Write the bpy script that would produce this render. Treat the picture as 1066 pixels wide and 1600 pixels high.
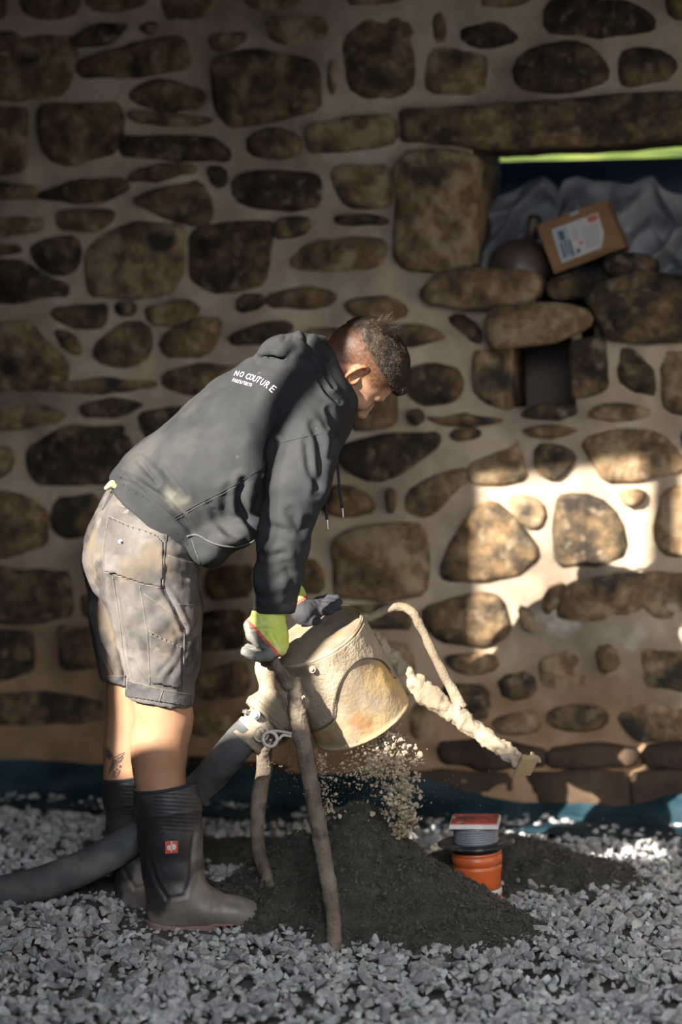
import bpy, bmesh, math, random
import numpy as np
from mathutils import Vector, Matrix
from mathutils.bvhtree import BVHTree

for o in list(bpy.data.objects): bpy.data.objects.remove(o)
C = bpy.context.scene.collection
SC = bpy.context.scene
PI = math.pi
rnd = random.Random(7)
rng = np.random.default_rng(11)

# ------------------------------------------------------------------ camera
FPX, CH = 3600.0, 1.37
TH = math.atan(280/3600)
cam_d = bpy.data.cameras.new('camera'); cam = bpy.data.objects.new('camera', cam_d); C.objects.link(cam)
cam.location = (0, 0, CH); cam.rotation_euler = (PI/2-TH, 0, 0)
cam_d.sensor_fit = 'VERTICAL'; cam_d.sensor_height = 36; cam_d.sensor_width = 24
cam_d.lens = 36*FPX/1600
cam_d.clip_start = .05; cam_d.clip_end = 200
cam_d.dof.use_dof = True; cam_d.dof.focus_distance = 5.2; cam_d.dof.aperture_fstop = 1.6
SC.camera = cam

# ------------------------------------------------------------------ world, sun, fill lamps
SC.view_settings.view_transform = 'Standard'; SC.view_settings.look = 'None'
SC.view_settings.gamma = 1; SC.view_settings.use_curve_mapping = False
SC.view_settings.exposure = 0.0
w = bpy.data.worlds.new('sky'); SC.world = w; w.use_nodes = True
wn = w.node_tree; bg = wn.nodes['Background']
bg.inputs['Color'].default_value = (.50, .68, 1.0, 1); bg.inputs['Strength'].default_value = .4
KX, KZ = 1.005, .765
SUN = Vector((KX, 1.2, -KZ)).normalized()
sd = bpy.data.lights.new('sun', 'SUN'); sd.energy = 24.0; sd.color = (1, .93, .82); sd.angle = math.radians(.26)
so = bpy.data.objects.new('sun', sd); C.objects.link(so)
so.rotation_euler = SUN.to_track_quat('-Z', 'Y').to_euler(); so.location = (-6, -6, 8)

def area(name, loc, target, sx, sy, energy, col, spread):
    d = bpy.data.lights.new(name, 'AREA'); d.shape = 'RECTANGLE'; d.size = sx; d.size_y = sy
    d.energy = energy; d.color = col; d.spread = math.radians(spread)
    o = bpy.data.objects.new(name, d); C.objects.link(o); o.location = loc
    o.rotation_euler = (Vector(target)-Vector(loc)).to_track_quat('-Z', 'Y').to_euler()
    return o
# added fill lamps at an unseen right opening and the gateway behind the camera
area('side_fill_lamp', (2.45, 4.3, .9), (0.75, 6.3, .3), 1.8, 1.4, 8.8, (1.0, .86, .72), 100)
area('rear_fill_lamp', (.6, -.35, 2.6), (.8, 3.9, 0), 2.6, 1.6, 39, (.90, .94, 1.0), 62)

# ------------------------------------------------------------------ pixel helpers (photo is 1066 x 1600)
_f = Vector((0, math.cos(TH), -math.sin(TH))); _u = Vector((0, math.sin(TH), math.cos(TH)))
CAM = Vector((0, 0, CH))
def ray(px, py): return _f + Vector((1, 0, 0))*((px-533)/FPX) + _u*((800-py)/FPX)
def P(px, py, Y): r = ray(px, py); return CAM + r*(Y/r.y)
def G(px, py, z=0.0): r = ray(px, py); return CAM + r*((z-CH)/r.z)
WA = math.radians(13); WD = Vector((math.cos(WA), -math.sin(WA), 0)); WN = Vector((-math.sin(WA), -math.cos(WA), 0))
W0 = Vector((0, 6.62, 0))
def Wl(px, py, off=0.0):
    r = ray(px, py); o = W0 + WN*off
    return CAM + r*((o-CAM).dot(WN)/r.dot(WN))
def Wuz(px, py, off=0.0):
    p = Wl(px, py, off); return ((p-W0).dot(WD), p.z)
def Wp(u, z, off=0.0): return W0 + WD*u + WN*off + Vector((0, 0, z))
def proj(V):
    V = np.asarray(V, float); d = V - np.array([0, 0, CH])
    zc = d@np.array(_f); return 533+FPX*d[:, 0]/zc, 800-FPX*(d@np.array(_u))/zc

# ------------------------------------------------------------------ noise
_lat = rng.random((32, 32, 32)).astype(np.float32)
def vnoise(p, s=1.0, seed=0):
    q = np.asarray(p, np.float32)*s + np.float32(seed*7.31+100)
    i = np.floor(q).astype(int); f = q-i; f = f*f*(3-2*f)
    i0 = i & 31; i1 = (i+1) & 31
    r = 0
    for a in (0, 1):
        for b in (0, 1):
            for c in (0, 1):
                wgt = (f[..., 0] if a else 1-f[..., 0])*(f[..., 1] if b else 1-f[..., 1])*(f[..., 2] if c else 1-f[..., 2])
                r = r + wgt*_lat[(i1 if a else i0)[..., 0], (i1 if b else i0)[..., 1], (i1 if c else i0)[..., 2]]
    return r*2-1
def fbm(p, s, n=3, seed=0):
    return sum(vnoise(p, s*2**k, seed+k)*.5**k for k in range(n))

# ------------------------------------------------------------------ object helpers
def link(name, me, parent=None, mats=None):
    o = bpy.data.objects.new(name, me); C.objects.link(o)
    if parent is not None: o.parent = parent; o.matrix_parent_inverse = parent.matrix_world.inverted() if False else Matrix.Translation(-parent.location)
    for m in (mats or []):
        if m and m.name not in [x.name for x in me.materials if x]: me.materials.append(m)
    return o
def empty(name, loc, label, cat, group=None):
    o = bpy.data.objects.new(name, None); C.objects.link(o); o.location = loc; o.empty_display_size = .05
    return tag(o, label, cat, group)
def tag(o, label=None, cat=None, group=None, kind=None):
    if label: o['label'] = label
    if cat: o['category'] = cat
    if group: o['group'] = group
    if kind: o['kind'] = kind
    return o
def mesh_np(name, V, F, smooth=True, cols=None):
    me = bpy.data.meshes.new(name); V = np.asarray(V, np.float32); F = np.asarray(F, np.int32)
    n = F.shape[1]
    me.vertices.add(len(V)); me.vertices.foreach_set('co', V.ravel())
    me.loops.add(F.size); me.loops.foreach_set('vertex_index', F.ravel())
    me.polygons.add(len(F)); me.polygons.foreach_set('loop_start', np.arange(0, F.size, n, dtype=np.int32))
    me.polygons.foreach_set('use_smooth', np.full(len(F), smooth))
    me.update(calc_edges=True)
    if cols is not None:
        a = me.color_attributes.new('Col', 'FLOAT_COLOR', 'POINT')
        c4 = np.ones((len(V), 4), np.float32); c4[:, :3] = cols; a.data.foreach_set('color', c4.ravel())
    return me
def from_bm(name, bm, smooth=False):
    me = bpy.data.meshes.new(name); bmesh.ops.recalc_face_normals(bm, faces=bm.faces[:]); bm.to_mesh(me); bm.free()
    if smooth:
        me.polygons.foreach_set('use_smooth', [True]*len(me.polygons))
    return me
def vnormals(V, F):
    n = np.zeros_like(V)
    a = V[F[:, 0]]; b = V[F[:, 1]]; c = V[F[:, 2]]
    fn = np.cross(b-a, c-a)
    if F.shape[1] == 4: fn = np.cross(c-a, V[F[:, 3]]-b)
    for k in range(F.shape[1]): 
        for j in range(3): n[:, j] += np.bincount(F[:, k], weights=fn[:, j], minlength=len(V))
    return n/np.maximum(np.linalg.norm(n, axis=1), 1e-12)[:, None]

def catmull(pts, n):
    pts = [np.array(p, float) for p in pts]; P_ = [2*pts[0]-pts[1]]+pts+[2*pts[-1]-pts[-2]]; out = []
    for i in range(1, len(P_)-2):
        for k in range(n):
            t = k/n; a, b, c, d = P_[i-1:i+3]
            out.append(.5*((2*b)+(c-a)*t+(2*a-5*b+4*c-d)*t*t+(3*b-a-3*c+d)*t**3))
    out.append(pts[-1]); return np.array(out)
def tube(path, rad, ns=12, steps=6, noise=0, nseed=0, cap=True, nscale=60):
    """path: list of 3D points, rad: float or list. returns V,F(quads+caps as degenerate quads)"""
    if steps > 1:
        pr = [list(p)+[r] for p, r in zip(path, rad if hasattr(rad, '__len__') else [rad]*len(path))]
        c = catmull(pr, steps); path = c[:, :3]; rad = c[:, 3]
    else:
        path = np.array(path, float); rad = np.array(rad if hasattr(rad, '__len__') else [rad]*len(path), float)
    T = np.gradient(path, axis=0); T /= np.maximum(np.linalg.norm(T, axis=1), 1e-9)[:, None]
    up = np.array([0, 0, 1.]) if abs(T[0][2]) < .9 else np.array([0, 1., 0])
    V = []; nrm = np.cross(T[0], up); nrm /= np.linalg.norm(nrm)
    ang = np.arange(ns)*2*PI/ns
    for i in range(len(path)):
        nrm = nrm-T[i]*nrm.dot(T[i]); nrm /= np.linalg.norm(nrm); b = np.cross(T[i], nrm)
        V.append(path[i]+rad[i]*(np.cos(ang)[:, None]*nrm+np.sin(ang)[:, None]*b))
    V = np.concatenate(V); F = []
    m = len(path)
    i = np.arange(m-1)[:, None]*ns; j = np.arange(ns)[None]; j2 = (j+1) % ns
    F = np.stack([(i+j), (i+j2), (i+ns+j2), (i+ns+j)], -1).reshape(-1, 4)
    if noise:
        n = vnormals(V, F); V = V + n*(fbm(V, nscale, 3, nseed)*noise)[:, None]
    if cap:
        c0 = len(V); V = np.vstack([V, path[:1]-T[:1]*rad[0]*.15, path[-1:]+T[-1:]*rad[-1]*.15])
        f0 = [[c0, (k+1) % ns, k, c0] for k in range(ns)]; f1 = [[c0+1, (m-1)*ns+k, (m-1)*ns+(k+1) % ns, c0+1] for k in range(ns)]
        return V, F, [x[:3] for x in f0]+[x[:3] for x in f1]
    return V, F, []
def mesh_mixed(name, parts, smooth=True):
    """parts: list of (V, Fquads, tris)"""
    vs = []; faces = []; o = 0
    for V, F, T in parts:
        vs.append(V); faces += [[int(x)+o for x in f] for f in F]+[[int(x)+o for x in f] for f in T]; o += len(V)
    me = bpy.data.meshes.new(name); me.from_pydata(np.concatenate(vs).tolist(), [], faces); me.update()
    me.polygons.foreach_set('use_smooth', [smooth]*len(me.polygons)); return me
def tube_obj(name, path, rad, m, parent=None, **k):
    return link(name, mesh_mixed(name, [tube(path, rad, **k)]), parent, [m])
def lathe(axis0, axis1, prof, ns=48, noise=0, nscale=60, seed=0):
    """prof: list of (t along axis in metres from axis0, radius)"""
    a = np.array(axis0, float); d = np.array(axis1, float)-a; d /= np.linalg.norm(d)
    up = np.array([0, 0, 1.]) if abs(d[2]) < .9 else np.array([1., 0, 0])
    x = np.cross(d, up); x /= np.linalg.norm(x); y = np.cross(d, x)
    ang = np.arange(ns)*2*PI/ns
    V = np.concatenate([a+d*t+r*(np.cos(ang)[:, None]*x+np.sin(ang)[:, None]*y) for t, r in prof])
    m = len(prof); i = np.arange(m-1)[:, None]*ns; j = np.arange(ns)[None]; j2 = (j+1) % ns
    F = np.stack([(i+j), (i+ns+j), (i+ns+j2), (i+j2)], -1).reshape(-1, 4)
    if noise: V = V+vnormals(V, F)*(fbm(V, nscale, 3, seed)*noise)[:, None]
    return V, F, []
def box_bm(bm, M, sx, sy, sz, bev=0):
    g = bmesh.ops.create_cube(bm, size=1, matrix=M @ Matrix.Diagonal((sx, sy, sz, 1)))
    if bev:
        es = list({e for v in g['verts'] for e in v.link_edges}); bmesh.ops.bevel(bm, geom=es, offset=bev, segments=2, affect='EDGES', profile=.7)

# ------------------------------------------------------------------ materials
def mat(name, cols, scale=6, rough=.8, bump=.3, bscale=60, metal=0, detail=6, attr=False, spread=.0, objrand=0, stain=None, bdist=.004, sss=0, spec=.3, alpha=1, coat=0):
    """cols: list of colours spread over a noise; stain: (colour, scale, threshold, softness)"""
    m = bpy.data.materials.new(name); m.use_nodes = True; nt = m.node_tree; N = nt.nodes; L = nt.links
    b = N['Principled BSDF']; b.inputs['Roughness'].default_value = rough; b.inputs['Metallic'].default_value = metal
    b.inputs['Specular IOR Level'].default_value = spec
    tc = N.new('ShaderNodeTexCoord'); src = tc.outputs['Object']
    if objrand:
        oi = N.new('ShaderNodeObjectInfo'); vm = N.new('ShaderNodeVectorMath'); vm.operation = 'MULTIPLY_ADD'
        cb = N.new('ShaderNodeCombineXYZ'); L.new(oi.outputs['Random'], cb.inputs[0]); L.new(oi.outputs['Random'], cb.inputs[1])
        L.new(cb.outputs[0], vm.inputs[0]); vm.inputs[1].default_value = (37, 19, 0); L.new(src, vm.inputs[2]); src = vm.outputs[0]
    nz = N.new('ShaderNodeTexNoise'); nz.inputs['Scale'].default_value = scale; nz.inputs['Detail'].default_value = detail; nz.inputs['Roughness'].default_value = .62
    L.new(src, nz.inputs['Vector'])
    fac = nz.outputs['Fac']
    if objrand:
        ma = N.new('ShaderNodeMath'); ma.operation = 'MULTIPLY_ADD'; ma.inputs[1].default_value = objrand; 
        sb = N.new('ShaderNodeMath'); sb.operation = 'SUBTRACT'; sb.inputs[1].default_value = .5; L.new(oi.outputs['Random'], sb.inputs[0])
        L.new(sb.outputs[0], ma.inputs[0]); L.new(fac, ma.inputs[2]); fac = ma.outputs[0]
    cr = N.new('ShaderNodeValToRGB'); e = cr.color_ramp.elements
    n = len(cols)
    for i, c in enumerate(cols):
        pos = .5 if n == 1 else .3+.4*i/(n-1)
        el = e[i] if i < 2 else e.new(pos)
        el.position = pos; el.color = (*c, 1)
    if n == 1: e[1].color = (*cols[0], 1); e[1].position = .9
    L.new(fac, cr.inputs[0]); col = cr.outputs[0]
    if stain:
        for (sc, ss, th, sf) in (stain if isinstance(stain, list) else [stain]):
            n2 = N.new('ShaderNodeTexNoise'); n2.inputs['Scale'].default_value = ss; n2.inputs['Detail'].default_value = 5
            L.new(src, n2.inputs['Vector'])
            mr = N.new('ShaderNodeMapRange'); mr.inputs[1].default_value = th-sf; mr.inputs[2].default_value = th+sf
            L.new(n2.outputs['Fac'], mr.inputs[0]); mx = N.new('ShaderNodeMix'); mx.data_type = 'RGBA'
            L.new(mr.outputs[0], mx.inputs[0]); L.new(col, mx.inputs[6]); mx.inputs[7].default_value = (*sc, 1); col = mx.outputs[2]
    if attr:
        at = N.new('ShaderNodeAttribute'); at.attribute_name = 'Col'
        mx = N.new('ShaderNodeMix'); mx.data_type = 'RGBA'; mx.blend_type = 'MULTIPLY'; mx.inputs[0].default_value = 1
        L.new(at.outputs['Color'], mx.inputs[6]); L.new(col, mx.inputs[7]); col = mx.outputs[2]
    L.new(col, b.inputs['Base Color'])
    if bump:
        nb = N.new('ShaderNodeTexNoise'); nb.inputs['Scale'].default_value = bscale; nb.inputs['Detail'].default_value = 5
        L.new(src, nb.inputs['Vector']); bp = N.new('ShaderNodeBump'); bp.inputs['Strength'].default_value = bump; bp.inputs['Distance'].default_value = bdist
        L.new(nb.outputs['Fac'], bp.inputs['Height']); L.new(bp.outputs[0], b.inputs['Normal'])
    if sss:
        b.inputs['Subsurface Weight'].default_value = sss; b.inputs['Subsurface Radius'].default_value = (.02, .008, .004); b.inputs['Subsurface Scale'].default_value = .3
    if coat: b.inputs['Coat Weight'].default_value = coat
    return m

# ------------------------------------------------------------------ SDF grid + surface nets
class Grid:
    def __init__(s, xs, ys, zs):
        s.xs, s.ys, s.zs = [np.asarray(a, np.float32) for a in (xs, ys, zs)]
        s.D = np.full((len(s.xs), len(s.ys), len(s.zs)), .06, np.float32)
    @staticmethod
    def box(lo, hi, h): return Grid(*[np.arange(lo[i], hi[i]+h, h) for i in range(3)])
    def sl(s, lo, hi):
        r = []
        for a, l, h in zip((s.xs, s.ys, s.zs), lo, hi):
            i0 = max(int(np.searchsorted(a, l))-1, 0); i1 = min(int(np.searchsorted(a, h))+2, len(a)); r.append(slice(i0, i1))
        return tuple(r)
    def pts(s, q): return s.xs[q[0]][:, None, None], s.ys[q[1]][None, :, None], s.zs[q[2]][None, None, :]
    def comb(s, q, d, k, sub=False):
        D = s.D[q]
        if sub: D = -D
        if k > 0:
            h = np.maximum(k-np.abs(D-d), 0)/k; r = np.minimum(D, d)-h*h*k*.25
        else: r = np.minimum(D, d)
        s.D[q] = -r if sub else r
    def cone(s, a, b, ra, rb=None, k=.01, sub=False, sq=None):
        """capsule with linear radius; sq=(axis, factor): stretched along axis"""
        a = np.array(a, np.float32); b = np.array(b, np.float32); rb = ra if rb is None else rb
        R = max(ra, rb)*(sq[1] if sq else 1)+k+.015
        q = s.sl(np.minimum(a, b)-R, np.maximum(a, b)+R)
        if any(x.stop <= x.start for x in q): return
        X, Y, Z = s.pts(q); d = b-a; L2 = max(float(d@d), 1e-12)
        px, py, pz = X-a[0], Y-a[1], Z-a[2]
        t = np.clip((px*d[0]+py*d[1]+pz*d[2])/L2, 0, 1)
        px = px-t*d[0]; py = py-t*d[1]; pz = pz-t*d[2]
        n2 = px*px+py*py+pz*pz
        if sq:
            ax = np.array(sq[0], np.float32); ax /= np.linalg.norm(ax); c = px*ax[0]+py*ax[1]+pz*ax[2]
            n2 = n2-c*c+(c/sq[1])**2
        s.comb(q, np.sqrt(np.maximum(n2, 0))-(ra+(rb-ra)*t), k, sub)
    def chain(s, pts, rads, k=.01, sub=False, sq=None):
        for i in range(len(pts)-1): s.cone(pts[i], pts[i+1], rads[i], rads[i+1], k, sub, sq)
    def ell(s, c, r, M=None, k=.01, sub=False):
        """ellipsoid, M rows = local axes"""
        c = np.array(c, np.float32); R = max(r)+k+.015; q = s.sl(c-R, c+R)
        if any(x.stop <= x.start for x in q): return
        X, Y, Z = s.pts(q); px, py, pz = X-c[0], Y-c[1], Z-c[2]
        M = np.eye(3) if M is None else np.array(M)
        a = [(px*M[i][0]+py*M[i][1]+pz*M[i][2]) for i in range(3)]
        k0 = np.sqrt(sum((a[i]/r[i])**2 for i in range(3))); k1 = np.sqrt(sum((a[i]/r[i]**2)**2 for i in range(3)))
        s.comb(q, k0*(k0-1)/np.maximum(k1, 1e-6), k, sub)
    def plane_cut(s, p, n, lo=None, hi=None, k=0):
        """remove the half space on the +n side of p within box"""
        q = s.sl(lo, hi) if lo is not None else (slice(None),)*3
        X, Y, Z = s.pts(q); n = np.array(n, float); n /= np.linalg.norm(n)
        d = (X-p[0])*n[0]+(Y-p[1])*n[1]+(Z-p[2])*n[2]
        s.D[q] = np.maximum(s.D[q], d.astype(np.float32))
    def mesh(s):
        D = s.D; S = D < 0
        c = S[:-1, :-1, :-1].astype(np.int8)
        for o in ((1, 0, 0), (0, 1, 0), (0, 0, 1), (1, 1, 0), (1, 0, 1), (0, 1, 1), (1, 1, 1)):
            c = c+S[o[0]:S.shape[0]-1+o[0], o[1]:S.shape[1]-1+o[1], o[2]:S.shape[2]-1+o[2]]
        act = (c > 0) & (c < 8); I, J, K = np.nonzero(act)
        idx = np.full(act.shape, -1, np.int32); idx[I, J, K] = np.arange(len(I))
        acc = np.zeros((len(I), 3)); cnt = np.zeros(len(I))
        cs = [(a, b, d) for a in (0, 1) for b in (0, 1) for d in (0, 1)]
        ax = (s.xs, s.ys, s.zs); base = (I, J, K)
        for p in cs:
            for k in range(3):
                if p[k]: continue
                q = list(p); q[k] = 1
                d0 = D[I+p[0], J+p[1], K+p[2]]; d1 = D[I+q[0], J+q[1], K+q[2]]
                m = (d0 < 0) != (d1 < 0); t = d0/np.where(m, d0-d1, 1)
                for j in range(3):
                    v0 = ax[j][base[j]+p[j]]; v1 = ax[j][base[j]+q[j]]
                    acc[:, j] += np.where(m, v0+(v1-v0)*t, 0)
                cnt += m
        V = acc/cnt[:, None]; F = []
        for k in range(3):
            o = [0, 0, 0]; o[k] = 1
            A = S[:S.shape[0]-o[0], :S.shape[1]-o[1], :S.shape[2]-o[2]]; B = S[o[0]:, o[1]:, o[2]:]
            m = A != B; a, b = [(1, 2), (2, 0), (0, 1)][k]
            g = list(np.nonzero(m)); ok = np.ones(len(g[0]), bool)
            for j in (a, b): ok &= (g[j] > 0) & (g[j] < S.shape[j]-1)
            g = [x[ok] for x in g]; ins = A[g[0], g[1], g[2]]
            def at(da, db):
                h = [x.copy() for x in g]; h[a] -= da; h[b] -= db; return idx[h[0], h[1], h[2]]
            q = np.stack([at(1, 1), at(0, 1), at(0, 0), at(1, 0)], 1)
            q[~ins] = q[~ins][:, ::-1]; F.append(q)
        F = np.concatenate(F); F = F[(F >= 0).all(1)]
        return V, F
def relax(V, F, n=2, w=.5):
    e = np.concatenate([F[:, [0, 1]], F[:, [1, 2]], F[:, [2, 3]], F[:, [3, 0]]])
    for _ in range(n):
        s_ = np.zeros_like(V); c = np.bincount(e[:, 0], minlength=len(V))+np.bincount(e[:, 1], minlength=len(V))
        for j in range(3):
            s_[:, j] = np.bincount(e[:, 0], weights=V[e[:, 1], j], minlength=len(V))+np.bincount(e[:, 1], weights=V[e[:, 0], j], minlength=len(V))
        V = V*(1-w)+w*s_/np.maximum(c, 1)[:, None]
    return V
def seg_dist(px, py, line):
    d = np.full(px.shape, 1e9)
    for (x0, y0), (x1, y1) in zip(line[:-1], line[1:]):
        vx, vy = x1-x0, y1-y0; t = np.clip(((px-x0)*vx+(py-y0)*vy)/(vx*vx+vy*vy+1e-9), 0, 1)
        d = np.minimum(d, np.hypot(px-x0-t*vx, py-y0-t*vy))
    return d
def folds(V, F, lines):
    """press fold lines into the side of a garment that faces the camera. line = (pts, depth_mm, width_px)"""
    n = vnormals(V, F); x, y = proj(V); face = np.clip(-(n@np.array([0, 1., -.15]))*2.5, 0, 1); dsp = np.zeros(len(V))
    for pts, dep, wd in lines:
        d = seg_dist(x, y, pts)/wd
        # fade at the ends
        e = np.minimum(np.hypot(x-pts[0][0], y-pts[0][1]), np.hypot(x-pts[-1][0], y-pts[-1][1]))
        dsp += -dep*.001*(np.exp(-d*d)-.45*np.exp(-((d-2)**2)))*np.clip(e/(2*wd)+.25, 0, 1)
    return V+n*(dsp*face)[:, None]
def bvh_of(V, F): return BVHTree.FromPolygons([tuple(v) for v in V.tolist()], F.tolist())
def on_surf(bvh, px, py, off=.001):
    r = ray(px, py).normalized(); h, nn, i, d = bvh.ray_cast(CAM, r, 20)
    if h is None: return None
    return h - r*off*.6 + (nn if nn.dot(r) < 0 else -nn)*off*.7
def surf_line(bvh, pts, step=4, off=.0008):
    out = []
    for (x0, y0), (x1, y1) in zip(pts[:-1], pts[1:]):
        n = max(int(math.hypot(x1-x0, y1-y0)/step), 1)
        for k in range(n):
            p = on_surf(bvh, x0+(x1-x0)*k/n, y0+(y1-y0)*k/n, off)
            if p is not None: out.append(p)
    p = on_surf(bvh, *pts[-1], off)
    if p is not None: out.append(p)
    return out
def smooth_px(pts, n=6): return [tuple(p) for p in catmull(pts, n)]
def seam(name, bvh, pts, r, m, parent, off=.0006, smooth=True, ns=6):
    L = surf_line(bvh, smooth_px(pts) if smooth and len(pts) > 2 else pts, 4, off)
    if len(L) < 2: return None
    return link(name, mesh_mixed(name, [tube(L, r, ns=ns, steps=1)]), parent, [m])
# ================================================================== SETTING
M_mortar = mat('lime_mortar', [(.28, .21, .148), (.40, .318, .23), (.50, .41, .31)], 5, .95, .5, 45, attr=True, stain=[((.13, .10, .075), 2.3, .60, .12), ((.42, .37, .31), 7, .66, .06)], bdist=.006)
M_stone = mat('sandstone', [(.020, .015, .011), (.065, .045, .026), (.16, .10, .05), (.29, .215, .13)], 15, .93, .9, 55, objrand=.26, stain=[((.22, .17, .115), 26, .66, .10), ((.028, .025, .02), 7, .62, .06)], bdist=.008, detail=9)
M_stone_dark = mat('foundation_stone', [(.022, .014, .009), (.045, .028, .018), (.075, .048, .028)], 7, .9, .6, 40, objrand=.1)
M_dirt = mat('subsoil', [(.05, .045, .04), (.10, .09, .08)], 9, 1, .6, 50)
M_plaster = mat('render_coat', [(.12, .10, .08), (.17, .145, .12)], 3, .95, .3, 30)
M_wood = mat('ceiling_boards', [(.06, .04, .025), (.10, .065, .04)], 4, .8, .3, 60)

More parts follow.
